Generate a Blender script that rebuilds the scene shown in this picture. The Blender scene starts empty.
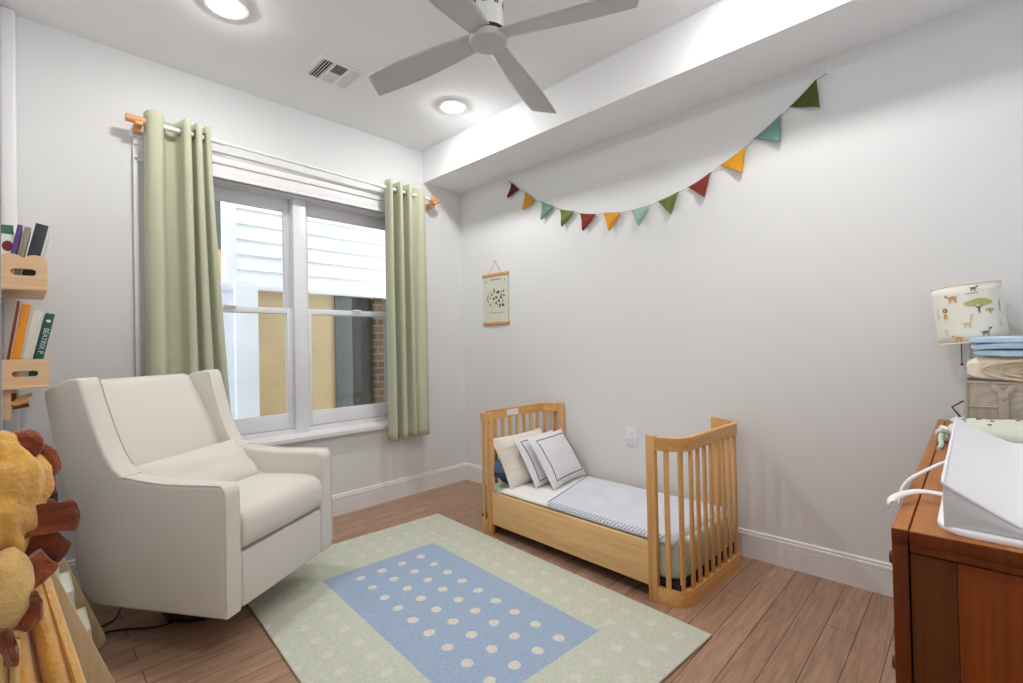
import bpy, bmesh, math, random
from math import sin, cos, pi, radians, atan2, sqrt
from mathutils import Vector, Matrix, noise as mnoise

random.seed(7)
SC = bpy.context.scene
COL = SC.collection

# ------------------------------------------------------------------ materials
def lin(c):
    return tuple((v / 12.92 if v <= .04045 else ((v + .055) / 1.055) ** 2.4) for v in c)

def rgb(r, g, b):
    return lin((r / 255, g / 255, b / 255)) + (1,)

def newmat(name):
    m = bpy.data.materials.new(name)
    m.use_nodes = True
    nt = m.node_tree
    return m, nt, nt.nodes['Principled BSDF']

def plain(name, col, rough=.5, metal=0., bump=0., scale=200., spec=.5, vary=0., vscale=6., sheen=0., coat=0.):
    m, nt, b = newmat(name)
    b.inputs['Base Color'].default_value = col
    b.inputs['Roughness'].default_value = rough
    b.inputs['Metallic'].default_value = metal
    b.inputs['Specular IOR Level'].default_value = spec
    if sheen:
        b.inputs['Sheen Weight'].default_value = sheen
    if coat:
        b.inputs['Coat Weight'].default_value = coat
        b.inputs['Coat Roughness'].default_value = .15
    tc = nt.nodes.new('ShaderNodeTexCoord')
    if bump:
        n = nt.nodes.new('ShaderNodeTexNoise')
        n.inputs['Scale'].default_value = scale
        n.inputs['Detail'].default_value = 4
        nt.links.new(tc.outputs['Object'], n.inputs['Vector'])
        bp = nt.nodes.new('ShaderNodeBump')
        bp.inputs['Strength'].default_value = bump
        bp.inputs['Distance'].default_value = .004
        nt.links.new(n.outputs['Fac'], bp.inputs['Height'])
        nt.links.new(bp.outputs['Normal'], b.inputs['Normal'])
    if vary:
        n2 = nt.nodes.new('ShaderNodeTexNoise')
        n2.inputs['Scale'].default_value = vscale
        n2.inputs['Detail'].default_value = 3
        nt.links.new(tc.outputs['Object'], n2.inputs['Vector'])
        r = nt.nodes.new('ShaderNodeValToRGB')
        r.color_ramp.elements[0].position = .3
        r.color_ramp.elements[1].position = .7
        r.color_ramp.elements[0].color = tuple(max(0, c * (1 - vary)) for c in col[:3]) + (1,)
        r.color_ramp.elements[1].color = tuple(min(1, c * (1 + vary)) for c in col[:3]) + (1,)
        nt.links.new(n2.outputs['Fac'], r.inputs['Fac'])
        nt.links.new(r.outputs['Color'], b.inputs['Base Color'])
    return m

def wood(name, dark, light, axis='Y', scale=14., stretch=.06, rough=.42, bump=.12, fine=1.0, spec=.5):
    m, nt, b = newmat(name)
    tc = nt.nodes.new('ShaderNodeTexCoord')
    mp = nt.nodes.new('ShaderNodeMapping')
    s = [1, 1, 1]
    s['XYZ'.index(axis)] = stretch
    mp.inputs['Scale'].default_value = s
    nt.links.new(tc.outputs['Object'], mp.inputs['Vector'])
    n = nt.nodes.new('ShaderNodeTexNoise')
    n.inputs['Scale'].default_value = scale
    n.inputs['Detail'].default_value = 6
    n.inputs['Roughness'].default_value = .6
    n.inputs['Distortion'].default_value = .6
    nt.links.new(mp.outputs['Vector'], n.inputs['Vector'])
    n2 = nt.nodes.new('ShaderNodeTexNoise')
    n2.inputs['Scale'].default_value = scale * 9
    n2.inputs['Detail'].default_value = 3
    nt.links.new(mp.outputs['Vector'], n2.inputs['Vector'])
    mx = nt.nodes.new('ShaderNodeMath')
    mx.operation = 'MULTIPLY_ADD'
    mx.inputs[1].default_value = .35 * fine
    nt.links.new(n2.outputs['Fac'], mx.inputs[0])
    nt.links.new(n.outputs['Fac'], mx.inputs[2])
    r = nt.nodes.new('ShaderNodeValToRGB')
    r.color_ramp.elements[0].position = .45
    r.color_ramp.elements[1].position = .85
    r.color_ramp.elements[0].color = dark
    r.color_ramp.elements[1].color = light
    nt.links.new(mx.outputs[0], r.inputs['Fac'])
    nt.links.new(r.outputs['Color'], b.inputs['Base Color'])
    b.inputs['Roughness'].default_value = rough
    b.inputs['Specular IOR Level'].default_value = spec
    bp = nt.nodes.new('ShaderNodeBump')
    bp.inputs['Strength'].default_value = bump
    bp.inputs['Distance'].default_value = .002
    nt.links.new(mx.outputs[0], bp.inputs['Height'])
    nt.links.new(bp.outputs['Normal'], b.inputs['Normal'])
    return m

def emit(name, col, strength):
    m, nt, b = newmat(name)
    b.inputs['Base Color'].default_value = (1, 1, 1, 1)
    b.inputs['Emission Color'].default_value = col
    b.inputs['Emission Strength'].default_value = strength
    return m

def weave(name, col, col2, scale=120., bump=.4, rough=.9):
    """woven cloth: crossed wave bumps in object space"""
    m, nt, b = newmat(name)
    tc = nt.nodes.new('ShaderNodeTexCoord')
    outs = []
    for d in ('X', 'Y', 'Z'):
        w = nt.nodes.new('ShaderNodeTexWave')
        w.wave_type = 'BANDS'
        w.bands_direction = d
        w.inputs['Scale'].default_value = scale
        w.inputs['Distortion'].default_value = 1.5
        nt.links.new(tc.outputs['Object'], w.inputs['Vector'])
        outs.append(w)
    a = nt.nodes.new('ShaderNodeMath'); a.operation = 'ADD'
    nt.links.new(outs[0].outputs['Fac'], a.inputs[0]); nt.links.new(outs[1].outputs['Fac'], a.inputs[1])
    c = nt.nodes.new('ShaderNodeMath'); c.operation = 'MULTIPLY_ADD'; c.inputs[1].default_value = .33
    c2 = nt.nodes.new('ShaderNodeMath'); c2.operation = 'MULTIPLY'; c2.inputs[1].default_value = .33
    nt.links.new(outs[2].outputs['Fac'], c2.inputs[0])
    nt.links.new(a.outputs[0], c.inputs[0]); nt.links.new(c2.outputs[0], c.inputs[2])
    r = nt.nodes.new('ShaderNodeValToRGB')
    r.color_ramp.elements[0].color = col2
    r.color_ramp.elements[1].color = col
    r.color_ramp.elements[0].position = .2
    r.color_ramp.elements[1].position = .7
    nt.links.new(c.outputs[0], r.inputs['Fac'])
    nt.links.new(r.outputs['Color'], b.inputs['Base Color'])
    bp = nt.nodes.new('ShaderNodeBump'); bp.inputs['Strength'].default_value = bump; bp.inputs['Distance'].default_value = .003
    nt.links.new(c.outputs[0], bp.inputs['Height']); nt.links.new(bp.outputs['Normal'], b.inputs['Normal'])
    b.inputs['Roughness'].default_value = rough
    b.inputs['Sheen Weight'].default_value = .15
    return m

M = {}
M['wall'] = plain('wall_paint', rgb(225, 226, 227), .85, bump=.04, scale=350, spec=.25)
M['ceiling'] = plain('ceiling_paint', rgb(236, 237, 239), .9, bump=.03, scale=300, spec=.2)
M['trim'] = plain('trim_paint', rgb(232, 232, 234), .4, spec=.45)
M['vinyl'] = plain('window_vinyl', rgb(230, 231, 236), .35)
M['cream'] = plain('cream_upholstery', rgb(220, 216, 208), .9, bump=.25, scale=420, sheen=.15)
M['cream_pipe'] = plain('cream_piping', rgb(218, 211, 198), .9)
M['sage'] = plain('sage_curtain', rgb(187, 190, 165), .9, bump=.2, scale=400, sheen=.1)
M['steel'] = plain('grommet_metal', rgb(150, 148, 142), .3, 1.)
M['white_metal'] = plain('white_metal', rgb(232, 232, 230), .35)
M['fan_white'] = plain('fan_white', rgb(188, 187, 187), .5)
M['oak'] = wood('oak', rgb(202, 146, 84), rgb(230, 182, 118), 'Z', 16, .05)
M['oak_h'] = wood('oak_horizontal', rgb(212, 160, 100), rgb(236, 196, 138), 'Y', 16, .05)
M['oak_x'] = wood('oak_cross', rgb(202, 146, 84), rgb(230, 182, 118), 'X', 16, .05)
M['peg'] = wood('peg_wood', rgb(205, 140, 85), rgb(226, 165, 108), 'X', 30, .1)
M['pine'] = wood('pine', rgb(222, 182, 138), rgb(240, 205, 165), 'X', 18, .06, .5)
M['ply'] = wood('plywood', rgb(176, 148, 108), rgb(204, 178, 138), 'Z', 12, .08, .55)
M['walnut_v'] = wood('walnut_upright', rgb(80, 32, 4), rgb(118, 54, 12), 'Z', 20, .04, .45, spec=.2)  # upright and panel browns darkened to hold the shade on the dresser's end
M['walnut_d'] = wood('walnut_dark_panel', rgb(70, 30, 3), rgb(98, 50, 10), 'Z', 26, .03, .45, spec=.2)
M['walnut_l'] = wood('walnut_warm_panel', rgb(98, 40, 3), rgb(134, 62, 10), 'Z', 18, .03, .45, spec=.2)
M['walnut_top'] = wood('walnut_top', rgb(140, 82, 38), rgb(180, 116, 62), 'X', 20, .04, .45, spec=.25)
M['black'] = plain('black_plastic', rgb(22, 21, 22), .5)
M['dark_gap'] = plain('dark_gap', rgb(30, 18, 10), .8)
M['duct'] = plain('duct_dark', rgb(38, 38, 38), .8)
M['sheet_white'] = plain('white_sheet', rgb(236, 234, 232), .9, bump=.15, scale=60, sheen=.1)
M['sheet_green'] = plain('pale_green_sheet', rgb(196, 210, 190), .9, bump=.2, scale=30)
M['quilt'] = weave('pale_blue_quilt', rgb(224, 228, 236), rgb(208, 214, 228), 150, .35)
M['navy'] = plain('navy_stitch', rgb(66, 72, 92), .9)
M['grey_line'] = plain('grey_hem', rgb(140, 146, 152), .9)
M['pillow_cream'] = plain('cream_pillow', rgb(228, 222, 212), .9, bump=.3, scale=90)
M['pillow_white'] = plain('white_pillow', rgb(226, 226, 230), .9, bump=.15, scale=70)
M['navy_cloth'] = plain('navy_cloth', rgb(70, 92, 120), .95, bump=.2, scale=40, vary=.4, vscale=12)
M['blue_light'] = plain('light_blue_towel', rgb(190, 215, 236), .95, bump=.4, scale=300, sheen=.2)
M['beige'] = plain('beige_towel', rgb(236, 224, 206), .95, bump=.4, scale=300, sheen=.2)
M['basket'] = weave('basket_linen', rgb(196, 184, 170), rgb(166, 154, 142), 170, .4)
M['pad'] = plain('white_pad_cover', rgb(232, 232, 238), .75, bump=.05, scale=40)
M['pad_side'] = plain('grey_pad_side', rgb(205, 206, 210), .6, bump=.25, scale=25)
M['pad_base'] = plain('white_pad_base', rgb(244, 244, 246), .5)
M['lion_yellow'] = plain('golden_plush', rgb(226, 172, 84), 1., bump=.9, scale=160, vary=.12, vscale=30, sheen=.4)
M['lion_pale'] = plain('pale_plush', rgb(226, 186, 118), 1., bump=.9, scale=180, vary=.1, vscale=30, sheen=.4)
M['lion_brown'] = plain('rust_plush', rgb(136, 62, 20), 1., bump=.9, scale=220, vary=.3, vscale=20, sheen=.5)
M['paper'] = plain('paper_white', rgb(240, 239, 235), .8)
M['page'] = plain('page_block', rgb(232, 228, 216), .9, bump=.3, scale=400)
M['ink'] = plain('ink', rgb(60, 62, 58), .8)
M['shade'] = plain('shade_fabric', rgb(238, 235, 226), .85)
M['siding'] = plain('white_siding', rgb(240, 241, 244), .6)
M['tan'] = plain('tan_board', rgb(204, 180, 138), .8, vary=.08, vscale=3)
M['fence'] = plain('white_fence', rgb(236, 240, 248), .5)
M['greygreen'] = plain('grey_green_post', rgb(94, 98, 94), .7)
M['charcoal'] = plain('charcoal_panel', rgb(62, 62, 58), .8, vary=.2, vscale=14)
M['ground'] = plain('concrete', rgb(150, 148, 140), .9, bump=.3, scale=20, vary=.1)
M['door_paint'] = plain('grey_door_paint', rgb(150, 150, 150), .5)

def floor_mat():
    m, nt, b = newmat('floor_planks')
    tc = nt.nodes.new('ShaderNodeTexCoord')
    br = nt.nodes.new('ShaderNodeTexBrick')
    br.offset = .37
    br.inputs['Scale'].default_value = 1
    br.inputs['Brick Width'].default_value = 1.15
    br.inputs['Row Height'].default_value = .0975
    br.inputs['Mortar Size'].default_value = .0016
    br.inputs['Mortar Smooth'].default_value = .2
    br.inputs['Bias'].default_value = .0
    br.inputs['Color1'].default_value = rgb(169, 133, 110)
    br.inputs['Color2'].default_value = rgb(181, 146, 122)
    br.inputs['Mortar'].default_value = rgb(84, 60, 48)
    nt.links.new(tc.outputs['Object'], br.inputs['Vector'])
    mp = nt.nodes.new('ShaderNodeMapping')
    mp.inputs['Scale'].default_value = (.9, 14, 1)
    nt.links.new(tc.outputs['Object'], mp.inputs['Vector'])
    n = nt.nodes.new('ShaderNodeTexNoise')
    n.inputs['Scale'].default_value = 5
    n.inputs['Detail'].default_value = 7
    n.inputs['Distortion'].default_value = 1.2
    nt.links.new(mp.outputs['Vector'], n.inputs['Vector'])
    r = nt.nodes.new('ShaderNodeValToRGB')
    r.color_ramp.elements[0].position = .32
    r.color_ramp.elements[1].position = .7
    r.color_ramp.elements[0].color = (.68, .66, .64, 1)
    r.color_ramp.elements[1].color = (1.08, 1.08, 1.08, 1)
    nt.links.new(n.outputs['Fac'], r.inputs['Fac'])
    mx = nt.nodes.new('ShaderNodeMix')
    mx.data_type = 'RGBA'
    mx.blend_type = 'MULTIPLY'
    mx.inputs['Factor'].default_value = 1
    nt.links.new(br.outputs['Color'], mx.inputs['A'])
    nt.links.new(r.outputs['Color'], mx.inputs['B'])
    nt.links.new(mx.outputs['Result'], b.inputs['Base Color'])
    b.inputs['Roughness'].default_value = .42
    bp = nt.nodes.new('ShaderNodeBump')
    bp.inputs['Strength'].default_value = .25
    bp.inputs['Distance'].default_value = .002
    bp.invert = True
    nt.links.new(br.outputs['Fac'], bp.inputs['Height'])
    nt.links.new(bp.outputs['Normal'], b.inputs['Normal'])
    return m
M['floor'] = floor_mat()

def glass_mat():
    m = bpy.data.materials.new('window_glass')
    m.use_nodes = True
    nt = m.node_tree
    nt.nodes.clear()
    o = nt.nodes.new('ShaderNodeOutputMaterial')
    t = nt.nodes.new('ShaderNodeBsdfTransparent')
    t.inputs['Color'].default_value = (.95, .97, .97, 1)
    g = nt.nodes.new('ShaderNodeBsdfGlossy')
    g.inputs['Roughness'].default_value = .02
    f = nt.nodes.new('ShaderNodeFresnel')
    f.inputs['IOR'].default_value = 1.5
    mx = nt.nodes.new('ShaderNodeMixShader')
    nt.links.new(f.outputs[0], mx.inputs[0])
    nt.links.new(t.outputs[0], mx.inputs[1])
    nt.links.new(g.outputs[0], mx.inputs[2])
    nt.links.new(mx.outputs[0], o.inputs['Surface'])
    return m
M['glass'] = glass_mat()

def brick_mat():
    m, nt, b = newmat('garden_brick')
    tc = nt.nodes.new('ShaderNodeTexCoord')
    mp = nt.nodes.new('ShaderNodeMapping')
    mp.inputs['Rotation'].default_value = (pi / 2, 0, 0)
    nt.links.new(tc.outputs['Object'], mp.inputs['Vector'])
    br = nt.nodes.new('ShaderNodeTexBrick')
    br.inputs['Scale'].default_value = 1
    br.inputs['Brick Width'].default_value = .2
    br.inputs['Row Height'].default_value = .07
    br.inputs['Mortar Size'].default_value = .006
    br.inputs['Color1'].default_value = rgb(108, 86, 60)
    br.inputs['Color2'].default_value = rgb(76, 58, 44)
    br.inputs['Mortar'].default_value = rgb(120, 112, 100)
    nt.links.new(mp.outputs['Vector'], br.inputs['Vector'])
    nt.links.new(br.outputs['Color'], b.inputs['Base Color'])
    b.inputs['Roughness'].default_value = .9
    return m
M['brick'] = brick_mat()

# ------------------------------------------------------------------ mesh builder
class B:
    def __init__(s):
        s.bm = bmesh.new()

    def _xf(s, vs, mtx):
        if mtx is not None:
            for v in vs:
                v.co = mtx @ v.co

    def box(s, lo, hi, bevel=0., seg=2, mtx=None):
        r = bmesh.ops.create_cube(s.bm, size=1)
        vs = r['verts']
        for v in vs:
            v.co = Vector([(lo[i] + hi[i]) / 2 + v.co[i] * (hi[i] - lo[i]) for i in range(3)])
        if bevel:
            es = list({e for v in vs for e in v.link_edges})
            rr = bmesh.ops.bevel(s.bm, geom=es, offset=bevel, segments=seg, profile=.5, affect='EDGES', clamp_overlap=True)
            vs = list({v for f in rr['faces'] for v in f.verts} | {v for v in vs if v.is_valid})
        s._xf(vs, mtx)
        return s

    def prism(s, pts, axis, a, b, bevel=0., seg=2, mtx=None):
        """polygon pts (2-D) extruded from a to b along axis; the 2-D coords fill the other two axes in order"""
        def mk(p, t):
            c = list(p)
            c.insert('XYZ'.index(axis), t)
            return s.bm.verts.new(c)
        A = [mk(p, a) for p in pts]
        Bv = [mk(p, b) for p in pts]
        n = len(pts)
        fs = [s.bm.faces.new(A), s.bm.faces.new(list(reversed(Bv)))]
        for i in range(n):
            j = (i + 1) % n
            fs.append(s.bm.faces.new((A[j], A[i], Bv[i], Bv[j])))
        vs = A + Bv
        bmesh.ops.recalc_face_normals(s.bm, faces=fs)
        if bevel:
            es = list(set(fs[0].edges) | set(fs[1].edges))
            rr = bmesh.ops.bevel(s.bm, geom=es, offset=bevel, segments=seg, profile=.5, affect='EDGES', clamp_overlap=True)
            vs = list({v for f in rr['faces'] for v in f.verts} | {v for v in vs if v.is_valid})
        s._xf(vs, mtx)
        return s

    def cyl(s, p0, p1, r0, r1=None, n=20, caps=True):
        r1 = r0 if r1 is None else r1
        p0, p1 = Vector(p0), Vector(p1)
        d = p1 - p0
        q = d.to_track_quat('Z', 'Y').to_matrix().to_4x4()
        mt = Matrix.Translation((p0 + p1) / 2) @ q
        bmesh.ops.create_cone(s.bm, cap_ends=caps, segments=n, radius1=r0, radius2=r1, depth=d.length, matrix=mt)
        return s

    def tube(s, pts, r, n=10, closed=False):
        pts = [Vector(p) for p in pts]
        m = len(pts)
        rings = []
        up = Vector((0, 0, 1))
        prev = None
        for i, p in enumerate(pts):
            a = pts[i - 1] if (i > 0 or closed) else p
            b = pts[(i + 1) % m] if (i < m - 1 or closed) else p
            t = (b - a).normalized()
            if prev is None:
                x = t.cross(up)
                if x.length < 1e-3:
                    x = t.cross(Vector((1, 0, 0)))
            else:
                x = prev - t * prev.dot(t)
            x.normalize()
            prev = x
            y = t.cross(x)
            rr = r[i] if isinstance(r, (list, tuple)) else r
            rings.append([s.bm.verts.new(p + (x * cos(2 * pi * k / n) + y * sin(2 * pi * k / n)) * rr) for k in range(n)])
        for i in range(m if closed else m - 1):
            A, Bv = rings[i], rings[(i + 1) % m]
            for k in range(n):
                s.bm.faces.new((A[k], A[(k + 1) % n], Bv[(k + 1) % n], Bv[k]))
        if not closed:
            s.bm.faces.new(list(reversed(rings[0])))
            s.bm.faces.new(rings[-1])
        return s

    def lathe(s, prof, c=(0, 0, 0), n=32):
        rings = []
        for r, z in prof:
            rings.append([s.bm.verts.new((c[0] + r * cos(2 * pi * k / n), c[1] + r * sin(2 * pi * k / n), c[2] + z)) for k in range(n)])
        for i in range(len(rings) - 1):
            for k in range(n):
                s.bm.faces.new((rings[i][k], rings[i][(k + 1) % n], rings[i + 1][(k + 1) % n], rings[i + 1][k]))
        s.bm.faces.new(list(reversed(rings[0])))
        s.bm.faces.new(rings[-1])
        return s

    def grid(s, fn, nu, nv, closed_u=False):
        vs = [[s.bm.verts.new(fn(i / nu, j / nv)) for j in range(nv + 1)] for i in range(nu if closed_u else nu + 1)]
        L = len(vs)
        for i in range(nu):
            for j in range(nv):
                s.bm.faces.new((vs[i][j], vs[(i + 1) % L][j], vs[(i + 1) % L][j + 1], vs[i][j + 1]))
        return s

    def blob(s, c, rad, amp=0., freq=3., seed=0, sub=4, mtx=None, fn=None):
        r = bmesh.ops.create_icosphere(s.bm, subdivisions=sub, radius=1)
        for v in r['verts']:
            d = v.co.normalized()
            k = 1 + amp * mnoise.noise(d * freq + Vector((seed, seed * 2.1, 0)))
            p = Vector((d[0] * rad[0] * k, d[1] * rad[1] * k, d[2] * rad[2] * k))
            if fn:
                p = fn(p)
            if mtx is not None:
                p = mtx @ p
            v.co = p + Vector(c)
        return s

    def pillow(s, w, h, t, mtx=None, n=20, crease=0., seed=0, pinch=.06, flange=0.):
        """soft cushion: w along X, h along Y, thickness t along Z; corners pulled out to ears"""
        def edge(u, v):
            return (1 - abs(u) ** 2.6) * (1 - abs(v) ** 2.6)
        new = []
        for sg in (1, -1):
            g = []
            for i in range(n + 1):
                row = []
                for j in range(n + 1):
                    u, v = 2 * i / n - 1, 2 * j / n - 1
                    x = u * w / 2 * (1 - pinch * (1 - v * v))
                    y = v * h / 2 * (1 - pinch * (1 - u * u))
                    z = sg * (t / 2 * max(0, edge(u, v)) ** .55 + .002)
                    z += crease * mnoise.noise(Vector((u * 2.3 + seed, v * 2.3, seed * 1.7 + sg))) * max(0, edge(u, v))
                    vv = s.bm.verts.new((x, y, z))
                    row.append(vv)
                    new.append(vv)
                g.append(row)
            for i in range(n):
                for j in range(n):
                    f = (g[i][j], g[i + 1][j], g[i + 1][j + 1], g[i][j + 1])
                    s.bm.faces.new(f if sg > 0 else tuple(reversed(f)))
            if sg > 0:
                top = g
            else:
                bot = g
        rim = [(i, 0) for i in range(n)] + [(n, j) for j in range(n)] + [(i, n) for i in range(n, 0, -1)] + [(0, j) for j in range(n, 0, -1)]
        for k in range(len(rim)):
            a, b = rim[k], rim[(k + 1) % len(rim)]
            s.bm.faces.new((top[b[0]][b[1]], top[a[0]][a[1]], bot[a[0]][a[1]], bot[b[0]][b[1]]))
        s._xf(new, mtx)
        return s

    def poly(s, pts):
        s.bm.faces.new([s.bm.verts.new(p) for p in pts])
        return s

    def xf(s, fn):
        for v in s.bm.verts:
            v.co = Vector(fn(v.co))
        return s

    def done(s, name, mat, parent=None, smooth=True, sub=0, solid=0., angle=40, loc=None, bevel=0.):
        me = bpy.data.meshes.new(name)
        bmesh.ops.recalc_face_normals(s.bm, faces=s.bm.faces[:])
        s.bm.to_mesh(me)
        s.bm.free()
        for m in (mat if isinstance(mat, (list, tuple)) else [mat]):
            me.materials.append(m)
        o = bpy.data.objects.new(name, me)
        COL.objects.link(o)
        if parent is not None:
            o.parent = parent
        if loc is not None:
            o.location = loc
        if smooth:
            for p in me.polygons:
                p.use_smooth = True
            me.set_sharp_from_angle(angle=radians(angle))
        if solid:
            md = o.modifiers.new('solid', 'SOLIDIFY')
            md.thickness = solid
            md.offset = 0
        if sub:
            md = o.modifiers.new('sub', 'SUBSURF')
            md.levels = md.render_levels = sub
        return o

def tag(o, label, cat, group=None):
    o['label'] = label
    o['category'] = cat
    if group:
        o['group'] = group
    return o

def thing(name, label, cat, loc=(0, 0, 0), rotz=0., group=None):
    o = bpy.data.objects.new(name, None)
    o.empty_display_size = .1
    COL.objects.link(o)
    o.location = loc
    o.rotation_euler = (0, 0, rotz)
    return tag(o, label, cat, group)

def struct(o, label=None, cat=None):
    o['kind'] = 'structure'
    if label:
        o['label'] = label
    if cat:
        o['category'] = cat
    return o

# ================================================================== THE ROOM
H = 2.636
XL = -2.64          # left wall
YF = -3.47          # wall behind the camera
SX, SZ = .379, 2.388   # soffit depth and underside
WX0, WX1, WZ0, WZ1 = -2.09, -.55, .56, 2.09   # window opening

struct(B().box((XL - .15, YF - .15, -.12), (.15, .15, 0)).done('floor', M['floor'], smooth=False),
       'brown wide plank wooden floor of the room', 'floor')
struct(B().box((XL - .15, YF - .15, H), (.15, .15, H + .12)).done('ceiling', M['ceiling'], smooth=False),
       'flat pale ceiling with the fan and recessed lights', 'ceiling')
struct(B().box((0, YF - .15, 0), (.15, .15, H)).done('wall_right', M['wall'], smooth=False),
       'long light grey wall behind the bed and bunting', 'wall')
struct(B().box((XL - .15, YF - .15, 0), (XL, .15, H)).done('wall_left', M['wall'], smooth=False),
       'light grey wall along the left edge, behind the bookshelves', 'wall')
struct(B().box((XL, YF - .15, 0), (0, YF, H)).done('wall_front', M['wall'], smooth=False),
       'light grey wall at the back of the dresser', 'wall')
wb = B()
wb.box((XL, 0, 0), (WX0, .15, H)).box((WX1, 0, 0), (0, .15, H)).box((WX0, 0, 0), (WX1, .15, WZ0)).box((WX0, 0, WZ1), (WX1, .15, H))
struct(wb.done('wall_back', M['wall'], smooth=False), 'light grey wall around the window', 'wall')
struct(B().box((-SX, YF, SZ), (0, 0, H)).done('soffit', M['ceiling'], smooth=False),
       'boxed white soffit running along the top of the right wall', 'soffit')
struct(B().box((XL, -.05, 0), (-2.588, 0, H), .012, 3).done('trim_1', M['trim']),
       'narrow white corner boxing at the far left', 'trim')
# door leaf edge at the left frame border
dr = B().box((XL + .002, -1.99, .01), (-2.6095, -1.95, 2.05), .003)
struct(dr.done('door_1', M['door_paint']), 'narrow edge of a grey door at the left border', 'door')

def baseboard(name, p0, p1, inward, label):
    """profile extruded from p0 to p1; inward = unit vector into the room"""
    prof = [(0, 0), (.014, 0), (.014, .098), (.0125, .102), (.0125, .104), (.015, .106), (.015, .120), (.009, .124), (.009, .126), (.011, .128), (.010, .134), (.004, .138), (0, .138)]
    b = B()
    A = [b.bm.verts.new((p0[0] + inward[0] * t, p0[1] + inward[1] * t, z)) for t, z in prof]
    C = [b.bm.verts.new((p1[0] + inward[0] * t, p1[1] + inward[1] * t, z)) for t, z in prof]
    n = len(prof)
    for i in range(n):
        b.bm.faces.new((A[i], A[(i + 1) % n], C[(i + 1) % n], C[i]))
    b.bm.faces.new(A)
    b.bm.faces.new(C)
    return struct(b.done(name, M['trim'], smooth=False), label, 'baseboard')
baseboard('baseboard_back', (-2.588, 0), (-.012, 0), (0, -1), 'white moulded baseboard below the window')
baseboard('baseboard_right', (0, 0), (0, YF), (-1, 0), 'white moulded baseboard along the bed wall')
baseboard('baseboard_left', (XL, -.05), (XL, -1.94), (1, 0), 'white moulded baseboard on the left wall')

# ------------------------------------------------------------------ window
win = thing('window_1', 'double hung white window with two sashes between green curtains', 'window', (0, 0, 0))
win['kind'] = 'structure'
def W(name, b, m=None, **k):
    return b.done(name, m or M['trim'], win, **k)
c = B()
c.box((-2.178, -.016, .53), (WX0 - .0, 0, 2.12), .004).box((-2.178, -.026, .53), (-2.155, 0, 2.12), .006)
c.box((WX1, -.016, .53), (WX1 + .088, 0, 2.12), .004).box((WX1 + .065, -.026, .53), (WX1 + .088, 0, 2.12), .006)
W('window_casing', c)
c = B()
c.box((-2.178, -.018, 2.085), (-.462, 0, 2.205), .003).box((-2.178, -.03, 2.165), (-.462, 0, 2.205), .006)
c.box((-2.19, -.034, 2.203), (-.45, 0, 2.232), .008).box((-2.178, -.026, 2.085), (-.462, 0, 2.102), .004)
W('window_header', c)
c = B()   # jamb liners of the recess
c.box((WX0, 0, WZ0), (WX0 + .012, .145, WZ1)).box((WX1 - .012, 0, WZ0), (WX1, .145, WZ1)).box((WX0, 0, WZ1 - .012), (WX1, .145, WZ1))
W('window_jamb', c, M['vinyl'], smooth=False)
c = B()
c.box((-1.362, .045, WZ0), (-1.278, .145, WZ1 - .012), .004)
W('window_mullion', c, M['vinyl'])
c = B()
c.prism([(-.045, .535), (-.045, .558), (-.005, .566), (.06, .572), (.06, .60), (.145, .61), (.145, .535)], 'X', -2.20, -.44, .004)
W('window_sill', c)
def sash(x0, x1, z0, z1, y, rb, rt):
    b = B()
    st = .035
    b.box((x0, y, z0), (x0 + st, y + .03, z1), .003).box((x1 - st, y, z0), (x1, y + .03, z1), .003)
    b.box((x0 + st, y + .001, z0), (x1 - st, y + .029, z0 + rb), .003).box((x0 + st, y + .001, z1 - rt), (x1 - st, y + .029, z1), .003)
    f = W('window_sash', b, M['vinyl'])
    B().box((x0 + st, y + .012, z0 + rb), (x1 - st, y + .016, z1 - rt)).done('window_pane', M['glass'], f, smooth=False)
for x0, x1 in ((WX0 + .012, -1.362), (-1.278, WX1 - .012)):
    sash(x0, x1, 1.335, WZ1 - .012, .108, .035, .080)
    sash(x0, x1, .605, 1.372, .072, .095, .036)
    B().box(((x0 + x1) / 2 - .03, .058, 1.366), ((x0 + x1) / 2 + .03, .085, 1.378), .003).done('sash_lock', M['vinyl'], win)

# ================================================================== OUTSIDE
OY = 1.2
struct(B().box((-6, .16, -.6), (5, 8, -.5)).done('ground_outside', M['ground'], smooth=False), 'grey ground of the side yard outside', 'ground')
def lap_wall(x0, x1, z0, n, y, lap=.125):
    pr = [(y + .06, z0)]
    for i in range(n):
        pr += [(y, z0 + i * lap), (y + .022, z0 + (i + 1) * lap - .002)]
    pr += [(y + .06, z0 + n * lap)]
    return B().prism(pr, 'X', x0, x1)
nb = thing('neighbour_house', 'white lap sided house wall seen through the upper window panes', 'house', (0, OY, 0))
lap_wall(-1.36, 2.6, 1.645, 16, 0).done('siding', M['siding'], nb, smooth=False)
B().box((-1.435, -.02, 1.62), (-1.36, .08, 3.65), .004).done('corner_board', M['siding'], nb)
B().box((-1.36, -.03, 1.605), (2.6, .06, 1.648), .004).done('starter_trim', M['siding'], nb)
B().box((-1.26, .03, -.5), (-.53, .08, 1.61)).done('tan_panel', M['tan'], nb, smooth=False)
B().box((-.53, .00, -.5), (-.365, .09, 1.61), .006).done('corner_post', M['greygreen'], nb)
B().box((-.365, .05, -.5), (-.135, .09, 1.61)).done('charcoal_panel', M['charcoal'], nb, smooth=False)
tag(B().box((-.135, 1.20, -.5), (-.030, 1.30, 1.60), .004).done('brick_pillar', M['brick']), 'slim brown brick pillar outside behind the right pane', 'pillar')
tag(B().box((-.028, 1.22, -.5), (2.6, 1.29, 1.60)).done('grey_shed_wall', M['greygreen'], smooth=False), 'dull grey green wall outside past the charcoal panel', 'wall')
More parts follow.
